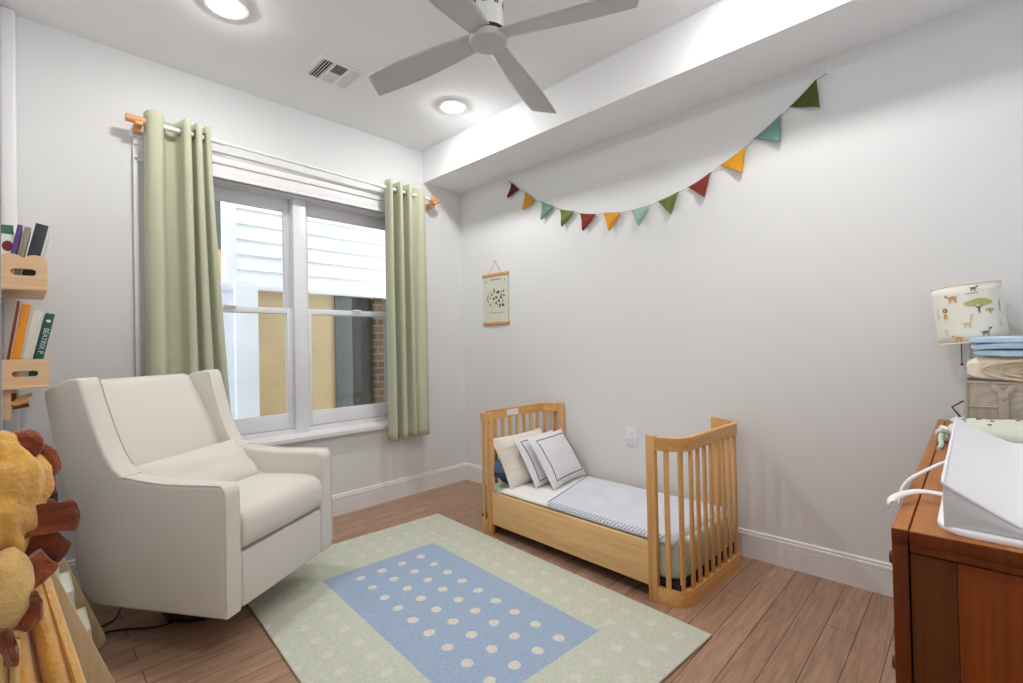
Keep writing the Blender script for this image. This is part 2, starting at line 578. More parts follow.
# white fence run on the left
fn = thing('vinyl_fence', 'tall white vinyl fence outside behind the lower left pane', 'fence', (0, 1.12, 0))
B().box((-1.415, -.08, -.5), (-1.25, .04, 1.66), .006).done('fence_post', M['fence'], fn)
fb = B()
for i in range(8):
    fb.box((-1.415 - .16 * (i + 1) + .003, -.012, -.5), (-1.415 - .16 * i, .012, 1.60), .004)
fb.done('fence_panel', M['fence'], fn)
B().box((-2.66, -.03, 1.58), (-1.415, .03, 1.645), .004).done('fence_rail', M['fence'], fn)
B().box((-2.66, -.03, .1), (-1.415, .03, .18), .004).done('fence_rail', M['fence'], fn)
tag(B().box((-2.6, 2.2, -.5), (-1.2, 2.4, 2.1)).done('shed_wall', M['tan'], smooth=False), 'tan wall glimpsed beyond the white fence at the left pane', 'wall')
tag(B().box((-2.6, 2.2, 2.1), (-1.2, 2.45, 3.3)).done('shed_gable', M['greygreen'], smooth=False), 'blue grey wall high up beyond the fence at the left pane', 'wall')

# ================================================================== CURTAINS
ROD_Y = -.092
def rod_z(x):
    return 2.267 + (x + 2.17) * (-.030 / 1.83)
cr = thing('curtain_rod', 'white curtain rod with wooden end caps above the window', 'curtain rod', (-1.25, ROD_Y, 2.25))
def RL(x, dy=0, dz=0):
    return Vector((x + 1.25, dy, rod_z(x) - 2.25 + dz))
for xa, xb in ((-2.14, -1.78), (-.86, -.38)):
    B().cyl(RL(xa), RL(xb), .0125, n=16).done('end_pole', M['white_metal'], cr)
B().cyl(RL(-1.79), RL(-.85), .008, n=14).cyl(RL(-1.335), RL(-1.30), .0105, n=14).done('middle_pole', M['white_metal'], cr)
for xa, xb in ((-2.215, -2.135), (-.385, -.305)):
    B().cyl(RL(xa), RL(xb), .019, n=20).done('finial', M['peg'], cr)
for x in (-2.165, -.345):
    b = B()
    b.box(RL(x - .017, .012, -.052), RL(x + .017, .09, -.012), .006)
    b.box(RL(x - .017, -.022, -.03), RL(x + .017, .03, -.010), .005)
    b.done('bracket', M['peg'], cr)

def spline(P, t):
    n = len(P) - 1
    f = min(max(t, 0), 1) * n
    i = min(int(f), n - 1)
    u = f - i
    p0, p1, p2, p3 = P[max(i - 1, 0)], P[i], P[i + 1], P[min(i + 2, n)]
    return [.5 * (2 * p1[k] + (p2[k] - p0[k]) * u + (2 * p0[k] - 5 * p1[k] + 4 * p2[k] - p3[k]) * u * u + (3 * p1[k] - p0[k] - 3 * p2[k] + p3[k]) * u ** 3) for k in range(len(p1))]

def curtain(label, top, bot, z0, grom):
    cx = sum(p[0] for p in top) / len(top)
    root = thing('curtain', label, 'curtain', (cx, ROD_Y, z0), 0, 'green grommet curtains at the window')
    def f(u, v):
        a = spline(top, u)
        b = spline(bot, u)
        k = v ** 1.3          # v=0 top, 1 bottom
        x = a[0] + (b[0] - a[0]) * k
        y = a[1] + (b[1] - a[1]) * k
        zt = rod_z(x) + .052
        z = zt + (z0 - zt) * v
        y += .006 * sin(5 * v + 9 * u) * v
        return (x - cx, y - ROD_Y, z - z0)
    B().grid(f, 110, 40).done('curtain_cloth', M['sage'], root, solid=.003)
    # hem stitch line near the bottom
    B().tube([Vector(f(i / 80, .965)) + Vector((0, -.003, 0)) for i in range(81)], .0012, 5).done('hem', M['sage'], root)
    for u in grom:
        p = Vector(f(u, .028))
        d = (Vector(f(u + .01, .028)) - Vector(f(u - .01, .028))).normalized()
        nrm = d.cross(Vector((0, 0, 1))).normalized()
        ring = []
        for k in range(24):
            a = 2 * pi * k / 24
            ring.append(Vector((p[0], p[1], rod_z(p[0] + cx) - z0)) + (d * cos(a) + Vector((0, 0, 1)) * sin(a)) * .021)
        B().tube(ring, .0045, 8, True).done('grommet', M['steel'], root)
    return root
yF, yK = ROD_Y - .050, ROD_Y + .048
Ltop = [(-2.140, ROD_Y + .02), (-2.125, yF + .01), (-2.075, yF), (-2.05, ROD_Y), (-2.035, yK), (-1.985, yK + .005), (-1.967, ROD_Y), (-1.955, yF), (-1.925, yF), (-1.915, ROD_Y + .02), (-1.908, yK - .01),
        (-1.900, ROD_Y), (-1.893, yF), (-1.868, yF), (-1.862, ROD_Y + .01), (-1.858, yK - .01), (-1.846, ROD_Y), (-1.838, yF + .01), (-1.818, yF + .015), (-1.808, ROD_Y + .01)]
Lbot = [(-2.150, ROD_Y + .02), (-2.130, yF + .01), (-2.075, yF - .005), (-2.045, ROD_Y), (-2.02, yK - .02), (-1.965, yK - .015), (-1.94, ROD_Y), (-1.925, yF), (-1.89, yF), (-1.875, ROD_Y), (-1.865, yK - .03),
        (-1.85, ROD_Y), (-1.835, yF - .01), (-1.795, yF), (-1.782, ROD_Y), (-1.772, yK - .03), (-1.755, ROD_Y), (-1.735, yF + .01), (-1.705, yF + .005), (-1.69, ROD_Y)]
Ltop = [(-2.140 + (p[0] + 2.140) * .87, p[1]) for p in Ltop]
Lbot = [(-2.150 + (p[0] + 2.150) * .87, ROD_Y + (p[1] - ROD_Y) * .8) for p in Lbot]
curtain('sage green curtain panel at the left of the window, behind the armchair', Ltop, Lbot, .46, (.18, .31, .50, .60, .73, .85))
Rtop = [(-.795, ROD_Y + .01), (-.785, yF + .01), (-.765, yF), (-.752, ROD_Y), (-.738, yK), (-.712, yK), (-.700, ROD_Y), (-.692, yF), (-.672, yF), (-.660, ROD_Y), (-.648, yK), (-.622, yK), (-.610, ROD_Y),
        (-.602, yF), (-.575, yF + .005), (-.56, ROD_Y - .01), (-.548, ROD_Y + .018), (-.52, ROD_Y + .012), (-.47, ROD_Y - .03), (-.425, ROD_Y - .02)]
Rbot = [(-.800, ROD_Y + .01), (-.788, yF + .01), (-.762, yF - .005), (-.748, ROD_Y), (-.735, yK - .01), (-.715, yK - .01), (-.700, ROD_Y), (-.685, yF), (-.658, yF), (-.642, ROD_Y), (-.632, yK - .02), (-.61, yK - .02), (-.590, ROD_Y),
        (-.575, yF + .02), (-.555, ROD_Y - .02), (-.545, ROD_Y), (-.535, ROD_Y - .01), (-.510, yF + .01), (-.47, yF), (-.425, ROD_Y - .02)]
Rtop = [(-.770 + (p[0] + .795) * .87, p[1]) for p in Rtop]
Rbot = [(-.778 + (p[0] + .800) * .90, p[1]) for p in Rbot]
curtain('sage green curtain panel at the right of the window, near the corner', Rtop, Rbot, .455, (.16, .32, .47, .63, .78))

# ================================================================== GLIDER ARMCHAIR
K = .915
CH = thing('armchair', 'wide cream upholstered wingback glider armchair beside the window', 'armchair', (-2.089, -1.153, 0), atan2(.52378, .85185))
def cz(p):
    return (p[0] * K, p[1] * K, .0935 + K * p[2])
AW = .71
def chair_part(name, b, m='cream', **k):
    b.xf(cz)
    return b.done(name, M[m], CH, **k)

armp = [(.004, .062), (.0, .10), (.0, .535), (.006, .562), (.022, .578), (.10, .577), (.28, .574), (.40, .582), (.48, .592), (.545, .592), (.60, .568), (.645, .525), (.69, .455), (.725, .37), (.745, .29), (.745, .20), (.72, .125), (.675, .078), (.62, .060)]
for x0, x1 in ((0, .09), (AW - .09, AW)):
    b = B().prism(armp, 'X', x0, x1, .016, 4)
    a = chair_part('arm', b, angle=50)
    # piping along the outer front edge
    xo = x0 if x0 == 0 else x1
    pts = [(xo + (.006 if x0 == 0 else -.006), y + .012 * 0, z) for y, z in armp[1:16]]
    pp = B().tube([Vector(cz(p)) for p in pts], .0035, 6)
    pp.done('piping', M['cream_pipe'], a)

# wings: tapered curved side panels
wf = [(.50, .595), (.545, .628), (.583, .68), (.618, .75), (.652, .835), (.680, .91), (.698, .965), (.708, .992)]
wr = [(.735, .30), (.765, .42), (.80, .52), (.838, .62), (.872, .73), (.897, .83), (.915, .905), (.918, .945)]
for side in (0, 1):
    b = B()
    poly = wf + [(.722, 1.003), (.79, .994), (.87, .968)] + list(reversed(wr)) + [(.70, .30), (.58, .45)]
    b.prism(poly, 'X', .003, .096, .013, 4)
    def bend(p, side=side):
        t = max(0, (p[1] - .66) / .26)
        x = p[0] + (.055 if side else .012) * t * t * (1 if p[0] < .045 else .4)
        x -= (.030 if side else .010) * max(0, (p[2] - .62) / .38)
        return (AW - x if side else x, p[1], p[2])
    b.xf(bend)
    wg = chair_part('wing', b, angle=50)
    # piping down the inner front edge of the wing
    xi = AW - .091 if side else .091
    B().tube([Vector(cz((xi + (1 if side else -1) * (.030 if side else .010) * max(0, (z - .62) / .38), y - .001, z))) for y, z in wf[1:]], .003, 6).done('piping', M['cream_pipe'], wg)
# backrest: reclined padded slab between the wings
bp_ = [(.50, .34), (.555, .47), (.612, .60), (.672, .73), (.744, .86), (.798, .945), (.820, .976), (.846, .986), (.876, .976), (.895, .945), (.888, .86), (.850, .70), (.80, .54), (.745, .36)]
b = B().prism(bp_, 'X', .080, AW - .080, .008, 3)
bmesh.ops.triangulate(b.bm, faces=[f for f in b.bm.faces if len(f.verts) > 6])
chair_part('backrest', b, angle=50)
# seat cushion with rounded nose
sp = [(.02, .296), (-.004, .31), (-.012, .35), (-.010, .40), (.004, .438), (.03, .458), (.08, .468), (.20, .470), (.35, .462), (.52, .45), (.60, .44), (.60, .296)]
b = B().prism(sp, 'X', .092, AW - .092, .014, 3)
chair_part('seat_cushion', b, angle=50)
b = B().box((.092, .004, .064), (AW - .092, .12, .286), .012, 3)
chair_part('footrest_panel', b)
b = B().box((.05, .12, .070), (AW - .05, .68, .30))
chair_part('seat_base', b, smooth=False)
b = B().lathe([(.175, 0.0), (.18, .012), (.17, .03), (.10, .04), (.06, .05), (.06, .18)], (AW * K / 2 + .02, .44 * K, .0122), 40)
b.done('swivel_base', M['black'], CH)
# lumbar cushion
lp = thing('lumbar_pillow', 'small cream lumbar pillow lying on the armchair seat', 'pillow', CH.location, CH.rotation_euler[2])
mt = Matrix.Translation((.355 * K, .455 * K, .0935 + K * .530)) @ Matrix.Rotation(radians(-5), 4, 'Y') @ Matrix.Rotation(radians(44), 4, 'X') @ Matrix.Rotation(radians(-4), 4, 'Z')
B().pillow(.56 * K, .24, .10, mt, 22, .012, 3, .04).done('cushion', M['cream'], lp)

# ================================================================== RUG
def rug_mat():
    m, nt, b = newmat('dotted_rug')
    N = nt.nodes.new
    lk = nt.links.new
    tc = N('ShaderNodeTexCoord')
    sep = N('ShaderNodeSeparateXYZ')
    lk(tc.outputs['Object'], sep.inputs[0])
    def mth(op, a, bb=None, c=None):
        n = N('ShaderNodeMath')
        n.operation = op
        for i, v in enumerate((a, bb, c)):
            if v is None:
                continue
            if isinstance(v, (int, float)):
                n.inputs[i].default_value = v
            else:
                lk(v, n.inputs[i])
        return n.outputs[0]
    X, Y = sep.outputs['X'], sep.outputs['Y']
    # object X = across (0..1.21), Y = along (0..1.838)
    nz = N('ShaderNodeTexNoise'); nz.inputs['Scale'].default_value = 28; nz.inputs['Detail'].default_value = 2
    lk(tc.outputs['Object'], nz.inputs['Vector'])
    wob = mth('MULTIPLY_ADD', nz.outputs['Fac'], .014, -.007)
    cx = mth('DIVIDE', mth('SUBTRACT', X, .097), .1108)
    cy = mth('DIVIDE', mth('SUBTRACT', Y, .152), .1145)
    dx = mth('MULTIPLY', mth('SUBTRACT', cx, mth('ROUND', cx)), .1108)
    dy = mth('MULTIPLY', mth('SUBTRACT', cy, mth('ROUND', cy)), .1145)
    d = mth('SQRT', mth('ADD', mth('MULTIPLY', dx, dx), mth('MULTIPLY', dy, dy)))
    dot_border = mth('LESS_THAN', mth('ADD', d, wob), .0215)
    ex = mth('SUBTRACT', X, .426)
    ey = mth('SUBTRACT', Y, .492)
    fx = mth('MINIMUM', mth('MAXIMUM', mth('ROUND', mth('DIVIDE', ex, .1108)), 0), 3)
    fy = mth('MINIMUM', mth('MAXIMUM', mth('ROUND', mth('DIVIDE', ey, .1205)), 0), 8)
    gx = mth('SUBTRACT', ex, mth('MULTIPLY', fx, .1108))
    gy = mth('SUBTRACT', ey, mth('MULTIPLY', fy, .1205))
    d2 = mth('SQRT', mth('ADD', mth('MULTIPLY', gx, gx), mth('MULTIPLY', gy, gy)))
    dot_panel = mth('LESS_THAN', mth('ADD', d2, wob), .0215)
    rim = mth('MULTIPLY', mth('MULTIPLY', mth('GREATER_THAN', X, .255), mth('LESS_THAN', X, .93)), mth('MULTIPLY', mth('GREATER_THAN', Y, .345), mth('LESS_THAN', Y, 1.565)))
    dot_outer = mth('MULTIPLY', dot_border, mth('SUBTRACT', 1, rim))
    dot = mth('MAXIMUM', dot_outer, mth('MULTIPLY', dot_panel, rim))
    inx = mth('MULTIPLY', mth('GREATER_THAN', X, .285), mth('LESS_THAN', X, .900))
    iny = mth('MULTIPLY', mth('GREATER_THAN', Y, .385), mth('LESS_THAN', Y, 1.535))
    ins = mth('MULTIPLY', inx, iny)
    fz = N('ShaderNodeTexNoise'); fz.inputs['Scale'].default_value = 130; fz.inputs['Detail'].default_value = 5
    lk(tc.outputs['Object'], fz.inputs['Vector'])
    def mix(f, a, c):
        n = N('ShaderNodeMix'); n.data_type = 'RGBA'
        lk(f, n.inputs['Factor'])
        for s, v in (('A', a), ('B', c)):
            if isinstance(v, tuple):
                n.inputs[s].default_value = v
            else:
                lk(v, n.inputs[s])
        return n.outputs['Result']
    base = mix(ins, rgb(206, 210, 194), rgb(164, 183, 208))
    dcol = mix(ins, rgb(218, 216, 204), rgb(224, 219, 208))
    c = mix(dot, base, dcol)
    sh = N('ShaderNodeMix'); sh.data_type = 'RGBA'; sh.blend_type = 'MULTIPLY'; sh.inputs['Factor'].default_value = 1
    rp = N('ShaderNodeValToRGB')
    rp.color_ramp.elements[0].position = .3; rp.color_ramp.elements[1].position = .7
    rp.color_ramp.elements[0].color = (.86, .86, .86, 1); rp.color_ramp.elements[1].color = (1.05, 1.05, 1.05, 1)
    lk(fz.outputs['Fac'], rp.inputs['Fac'])
    lk(c, sh.inputs['A']); lk(rp.outputs['Color'], sh.inputs['B'])
    lk(sh.outputs['Result'], b.inputs['Base Color'])
    b.inputs['Roughness'].default_value = 1
    b.inputs['Specular IOR Level'].default_value = .1
    h = mth('ADD', fz.outputs['Fac'], mth('MULTIPLY', dot, .8))
    bp = N('ShaderNodeBump'); bp.inputs['Strength'].default_value = .5; bp.inputs['Distance'].default_value = .004
    lk(h, bp.inputs['Height']); lk(bp.outputs['Normal'], b.inputs['Normal'])
    return m
rug = thing('rug', 'pale green rug with a blue dotted centre panel on the wood floor', 'rug', (-.676, -.509, .0005), pi - atan2(.0675, .9977))
# local X across (toward -x), local Y along (toward -y)
rb = B().box((0, 0, 0), (1.21, 1.838, .011), .004, 2)
rb.done('rug_pile', rug_mat(), rug)
bd = B()
bd.tube([(.004, .004, .005), (1.206, .004, .005), (1.206, 1.834, .005), (.004, 1.834, .005)], .0045, 8, True)
bd.done('rug_binding', plain('rug_binding', rgb(214, 216, 198), .95), rug)

# ================================================================== TODDLER BED
BT = .042
BX, BY = -.008, -.893
BW, BL, BH = .658, 1.338, .708
bed = thing('toddler_bed', 'light oak slatted toddler bed standing along the right wall', 'bed', (BX, BY, 0), -BT)
def bl(a, b, z):
    return Vector((-a, -b, z))
def upath(foot, R=.105, n=10):
    """plan path of an end panel from the front post round to the back post, list of (a,b)"""
    b0 = .125
    pts = [(BW, b0)]
    for i in range(n + 1):
        t = pi / 2 * i / n
        pts.append((BW - R + R * cos(t), R - R * sin(t)))
    for i in range(n + 1):
        t = pi / 2 * i / n
        pts.append((R - R * sin(t), R - R * cos(t)))
    pts.append((0, b0))
    if foot:
        pts = [(a, BL - b) for a, b in pts]
    return pts
def strip(path, z0, z1, th):
    """bent board standing on the plan path, thickness th toward the inside"""
    b = B()
    P = [Vector((-a, -q, 0)) for a, q in path]
    n = len(P)
    cen = sum(P, Vector()) / n
    rows = []
    for i, p in enumerate(P):
        t = (P[min(i + 1, n - 1)] - P[max(i - 1, 0)]).normalized()
        nrm = Vector((-t.y, t.x, 0))
        if nrm.dot(cen - p) < 0:
            nrm = -nrm
        q = p + nrm * th
        rows.append([b.bm.verts.new((p.x, p.y, z0)), b.bm.verts.new((q.x, q.y, z0)), b.bm.verts.new((q.x, q.y, z1)), b.bm.verts.new((p.x, p.y, z1))])
    for i in range(n - 1):
        for k in range(4):
            b.bm.faces.new((rows[i][k], rows[i][(k + 1) % 4], rows[i + 1][(k + 1) % 4], rows[i + 1][k]))
    b.bm.faces.new(rows[0]); b.bm.faces.new(rows[-1])
    return b
def along(path, dist):
    for i in range(len(path) - 1):
        a, c = Vector(path[i]), Vector(path[i + 1])
        L = (c - a).length
        if dist <= L:
            return a.lerp(c, dist / L), (c - a).normalized()
        dist -= L
    return Vector(path[-1]), Vector((0, 1))
def plen(path):
    return sum((Vector(path[i + 1]) - Vector(path[i])).length for i in range(len(path) - 1))
for foot in (False, True):
    path = upath(foot)
    strip(path, BH - .062, BH - .006, .022).done('top_rail', M['oak_x'], bed, angle=50)
    strip(path, .0, .066, .024).done('bottom_rail', M['oak_x'], bed, angle=50)
    for a0 in (BW + .004, .020):
        b0 = .118 if not foot else BL - .160
        B().box(bl(a0, b0 + .042, 0), bl(a0 - .026, b0, BH), .003).done('post', M['oak'], bed)
        if not foot and a0 > .3:
            for z in (BH - .055, BH - .155):
                B().cyl(bl(a0 + .0005, b0 + .030, z), bl(a0 - .004, b0 + .030, z), .004, n=12).done('bolt', M['dark_gap'], bed)
    L = plen(path)
    # slats: along the end and round the corners
    ns = 12
    for i in range(ns):
        d = .055 + (L - .11) * i / (ns - 1)
        p, t = along(path, d)
        nrm = Vector((-t.y, t.x))
        cen = Vector((BW / 2, .3 if not foot else BL - .3))
        if nrm.dot(cen - p) < 0:
            nrm = -nrm
        q = p + nrm * .011
        ang = atan2(t.y, t.x)
        mt = Matrix.Translation(bl(q.x, q.y, 0)) @ Matrix.Rotation(ang, 4, 'Z')
        B().box((-.011, -.0065, .06), (.011, .0065, BH - .055), .004, 2, mt).done('slat', M['oak'], bed)
B().box(bl(BW - .001, BL - .160, .062), bl(BW - .022, .158, .246), .004).done('front_board', M['oak_h'], bed)
B().box(bl(.020, BL - .160, .062), bl(.002, .158, .246), .004).done('back_board', M['oak_h'], bed)
B().box(bl(BW - .03, BL - .03, .07), bl(.03, .03, .09), .003).done('mattress_support', M['dark_gap'], bed)  # near-black colour stands for the shade below the mattress
B().box(bl(.40, -.0025, BH - .052), bl(.32, .0005, BH - .016), .001).done('rail_plate', M['grey_line'], bed, smooth=False)  # thin grey plate and white plate on the headboard's top rail
B().box(bl(.40, .0215, BH - .052), bl(.30, .025, BH - .016), .001).done('rail_plate', M['white_metal'], bed, smooth=False)

def rrect(w, h, r, n=6):
    pts = []
    for cx_, cy_, a0 in ((w - r, h - r, 0), (r, h - r, 90), (r, r, 180), (w - r, r, 270)):
        for i in range(n + 1):
            a = radians(a0 + 90 * i / n)
            pts.append((cx_ + r * cos(a), cy_ + r * sin(a)))
    return pts
# mattress with fitted pale green sheet
mat = tag(B().prism([(x - .29, y - .632) for x, y in rrect(.58, 1.264, .085, 8)], 'Z', 0, .165, .02, 3).done('mattress', M['sheet_green'], None), 'mattress in a pale green fitted sheet inside the toddler bed', 'mattress')
mc = Matrix.Rotation(-BT, 4, 'Z')
def bw(a, b, z):
    v = mc @ Vector((-a, -b, 0))
    return Vector((BX + v.x, BY + v.y, z))
mat.location = bw(BW / 2, BL / 2, .0905)
mat.rotation_euler = (0, 0, -BT)
# white blanket over the mattress
def place_bed(o, a, b, z):
    o.location = bw(a, b, z)
    o.rotation_euler = (0, 0, -BT)
    return o
MT = .257
def drape(x0, x1, y0, y1, drop, r, seed, amp=.004, nx=40, ny=50):
    """cover in local bed axes; x=-a, y=-b; hangs by drop at the two long sides and foot end"""
    def f(u, v):
        x = x0 + (x1 - x0) * u
        y = y0 + (y1 - y0) * v
        z = 0
        for e, s in ((x0, -1), (x1, 1)):
            dd = abs(x - e)
            if dd < r:
                z = min(z, -drop * (1 - dd / r) ** 2)
        dd = abs(y - y0)
        if dd < r:
            z = min(z, -drop * (1 - dd / r) ** 2)
        z += amp * mnoise.noise(Vector((x * 5 + seed, y * 5, seed)))
        return (x, y, z)
    return B().grid(f, nx, ny)
o = drape(-.294, .294, -.606, .47, .014, .03, 2).done('white_blanket', M['sheet_white'], None, solid=.004)
place_bed(tag(o, 'thin white blanket spread over the mattress, under the blue coverlet', 'blanket'), BW / 2, BL / 2, MT + .004)
cov = thing('coverlet', 'pale blue woven coverlet with dark stitched border on the bed', 'blanket', bw(BW / 2, BL / 2, MT + .009), -BT)
dv = drape(-.299, .292, -.610, .28, .016, .03, 5, .002)
def skew(p):
    k = (p[1] + .610) / .890
    return (p[0], p[1] - .16 * k * (.292 - p[0]) / .591 * 0 - .17 * k * (.292 - p[0]) / .591, p[2])
dv.xf(skew)
dv.done('coverlet_cloth', M['quilt'], cov, solid=.004)
hb = B()
hb.tube([Vector(skew((-.286 + .572 * i / 20, .272, .0045))) for i in range(21)], .002, 6)
hb.done('hem', M['grey_line'], cov)
zz = B()
n = 34
for i in range(n):
    y = .095 - .66 * i / n
    zz.tube([(-.2995, y, -.010), (-.285, y - .006, .001), (-.268, y - .011, .0045)], .0011, 5)
zz.done('whip_stitch', M['navy'], cov)

# pillows on the bed
def bed_pillow(label, base_c, ang_lean, yaw, w, h, t, m, border=None, seed=0, ribs=False):
    root = thing('bed_pillow', label, 'pillow', base_c, yaw, 'pillows leaning on the headboard')
    mt = Matrix.Translation((0, 0, h / 2 * sin(radians(ang_lean)) * .98)) @ Matrix.Translation((0, h / 2 * cos(radians(ang_lean)), 0)) @ Matrix.Rotation(radians(ang_lean), 4, 'X')
    B().pillow(w, h, t, mt, 22, .01, seed, .05).done('pillow_cover', m, root)
    def on(u, v, off):
        e = (1 - abs(u) ** 2.6) * (1 - abs(v) ** 2.6)
        x = u * w / 2 * (1 - .05 * (1 - v * v))
        y = v * h / 2 * (1 - .05 * (1 - u * u))
        z = t / 2 * max(0, e) ** .55 + .002 + .01 * mnoise.noise(Vector((u * 2.3 + seed, v * 2.3, seed * 1.7 + 1))) * max(0, e)
        return mt @ Vector((x, y, z + off))
    if border:
        c = []
        k = border
        for (a, b2) in (((-k, -k), (k, -k)), ((k, -k), (k, k)), ((k, k), (-k, k)), ((-k, k), (-k, -k))):
            for i in range(14):
                c.append(on(a[0] + (b2[0] - a[0]) * i / 14, a[1] + (b2[1] - a[1]) * i / 14, .001))
        B().tube(c, .0024, 6, True).done('navy_border', M['navy'], root)
    if ribs:
        for v in (-.42, .02, .44):
            B().tube([on(-.93 + 1.86 * i / 24, v, .001) for i in range(25)], .002, 6).done('seam', M['cream_pipe'], root)
    return root
bed_pillow('cream textured pillow with horizontal seams, rearmost on the bed', (-.350, -1.095, MT + .008), 60, radians(2), .49, .32, .11, M['pillow_cream'], None, 1, True)
bed_pillow('white navy-piped pillow squeezed behind the foremost bed pillow', (-.285, -1.195, MT + .014), 58, radians(5), .42, .31, .08, M['pillow_white'], .84, 2)
bed_pillow('square white pillow with thin navy border, foremost on the bed', (-.255, -1.285, MT + .014), 57, radians(8), .40, .33, .09, M['pillow_white'], .80, 3)
nv = B().blob((0, 0, 0), (.25, .07, .10), .25, 3, 5, 3)
tag(nv.done('navy_throw', M['navy_cloth'], None, loc=bw(BW / 2 + .03, .125, MT + .095)), 'dark blue throw bunched between the headboard and the cream pillow', 'throw')

# ================================================================== BUNTING
bunt = thing('bunting', 'string of small coloured felt triangle flags across the right wall', 'bunting', (-.012, -1.6, 1.9))
cols = {'maroon': rgb(92, 30, 30), 'mustard': rgb(214, 150, 40), 'teal': rgb(112, 150, 140), 'olive': rgb(104, 116, 54), 'rust': rgb(128, 50, 36), 'aqua': rgb(150, 180, 172), 'moss': rgb(78, 90, 38)}
fm = {k: plain('felt_' + k, v, 1, bump=.4, scale=300) for k, v in cols.items()}
# flag data: two top corners and tip as (y,z) on the wall
flags = [
    ((-0.608, 2.322), (-0.689, 2.249), (-0.576, 2.213), 'maroon'),
    ((-0.741, 2.216), (-0.841, 2.137), (-0.730, 2.090), 'mustard'),
    ((-0.899, 2.111), (-1.009, 2.055), (-0.902, 1.983), 'teal'),
    ((-1.061, 2.024), (-1.184, 1.984), (-1.082, 1.902), 'olive'),
    ((-1.226, 1.963), (-1.354, 1.930), (-1.254, 1.842), 'rust'),
    ((-1.404, 1.928), (-1.535, 1.905), (-1.453, 1.806), 'mustard'),
    ((-1.600, 1.904), (-1.725, 1.909), (-1.656, 1.800), 'aqua'),
    ((-1.774, 1.918), (-1.903, 1.943), (-1.855, 1.826), 'olive'),
    ((-1.954, 1.956), (-2.082, 2.003), (-2.045, 1.878), 'rust'),
    ((-2.129, 2.028), (-2.259, 2.088), (-2.239, 1.957), 'mustard'),
    ((-2.298, 2.117), (-2.421, 2.191), (-2.415, 2.060), 'teal'),
    ((-2.459, 2.217), (-2.571, 2.302), (-2.581, 2.167), 'moss')]
# the string threads through the flags' top edges
spts = [(-.567, 2.345)]
for a, b2, c2, n_ in flags:
    spts += [a, b2]
spts.append((-2.617, 2.318))
def sp_at(t):
    y, z = spline(spts, t)
    return Vector((0, y + 1.6, z - 1.9))
B().tube([sp_at(i / 160) for i in range(161)], .0018, 5).done('string', M['grey_line'], bunt)
for a, b2, c2, n_ in flags:
    A, Bv, Cv = [Vector((0, p[0] + 1.6, p[1] - 1.9)) for p in (a, b2, c2)]
    cen = (A + Bv + Cv) / 3
    def fl(u, v):
        p = A.lerp(Bv, u).lerp(Cv, v)
        q = cen + (p - cen) * (1 - .10 * sin(pi * u) * (1 - v) * 0 )
        # sides curve in slightly, cloth bellies off the wall
        q.x = -.006 - .012 * v + .006 * sin(4 * u + 5 * v)
        return q
    B().grid(fl, 10, 10).done('flag', fm[n_], bunt, solid=.003)
for y, z, lab in ((-.567, 2.345, 'small clear wall hook at the left end of the bunting'), (-2.618, 2.32, 'small clear wall hook at the right end of the bunting')):
    hk = thing('wall_hook', lab, 'hook', (0, y, z), 0, 'clear hooks holding the bunting')
    B().box((-.004, -.009, -.02), (0, .009, .045), .003).done('backplate', M['vinyl'], hk)
    B().tube([(-.004, 0, .0), (-.016, 0, -.012), (-.022, 0, -.024), (-.026, 0, -.016), (-.024, 0, -.008)], .003, 8).done('hook_arm', M['vinyl'], hk)

# ================================================================== CEILING FIXTURES
def ceiling_light(x, y, label):
    r = thing('ceiling_light', label, 'ceiling light', (x, y, H), 0, 'recessed ceiling lights')
    B().lathe([(.062, 0), (.088, 0), (.090, -.004), (.086, -.009), (.070, -.011), (.064, -.005)], (0, 0, 0), 40).done('trim_ring', M['white_metal'], r)
    B().lathe([(.001, -.026), (.022, -.0245), (.042, -.020), (.056, -.0135), (.064, -.006), (.064, -.003), (.001, -.003)], (0, 0, 0), 32).done('lens', M['lens'], r)
    return r
M['lens'] = emit('lamp_lens', (1, .982, .958, 1), 245)
ceiling_light(-1.937, -.722, 'round recessed ceiling light near the left window curtain, cut by the top edge')
ceiling_light(-.654, -.714, 'round recessed ceiling light close to the soffit, right of the air vent')
ceiling_light(-1.937, -2.56, 'round recessed ceiling light behind the fan on the left')
ceiling_light(-.654, -2.56, 'round recessed ceiling light beside the soffit above the dresser')

fan = thing('ceiling_fan', 'pale grey four blade ceiling fan hanging from the ceiling', 'ceiling fan', (-1.195, -1.615, H))
B().lathe([(.072, 0), (.072, -.045), (.066, -.052), (.066, -.205), (.06, -.215)], (0, 0, 0), 40).done('motor_housing', M['white_metal'], fan)
vb = B()
for a0 in (math.radians(d) for d in (215, 260, 305, 350, 35, 80, 125, 170)):
    for k in range(4):
        a = a0 + (k - 1.5) * .09
        vb.box((.0655, -.0018, -.115), (.067, .0018, -.09), mtx=Matrix.Rotation(a, 4, 'Z'))
vb.done('vent_slots', M['duct'], fan, smooth=False)
B().lathe([(.076, -.224), (.082, -.229), (.082, -.240), (.076, -.252), (.05, -.257), (.001, -.258)], (0, 0, 0), 48).done('hub_cap', M['fan_white'], fan)
B().lathe([(.05, -.205), (.079, -.210), (.079, -.2235), (.05, -.225)], (0, 0, 0), 40).done('hub_ring', M['duct'], fan)
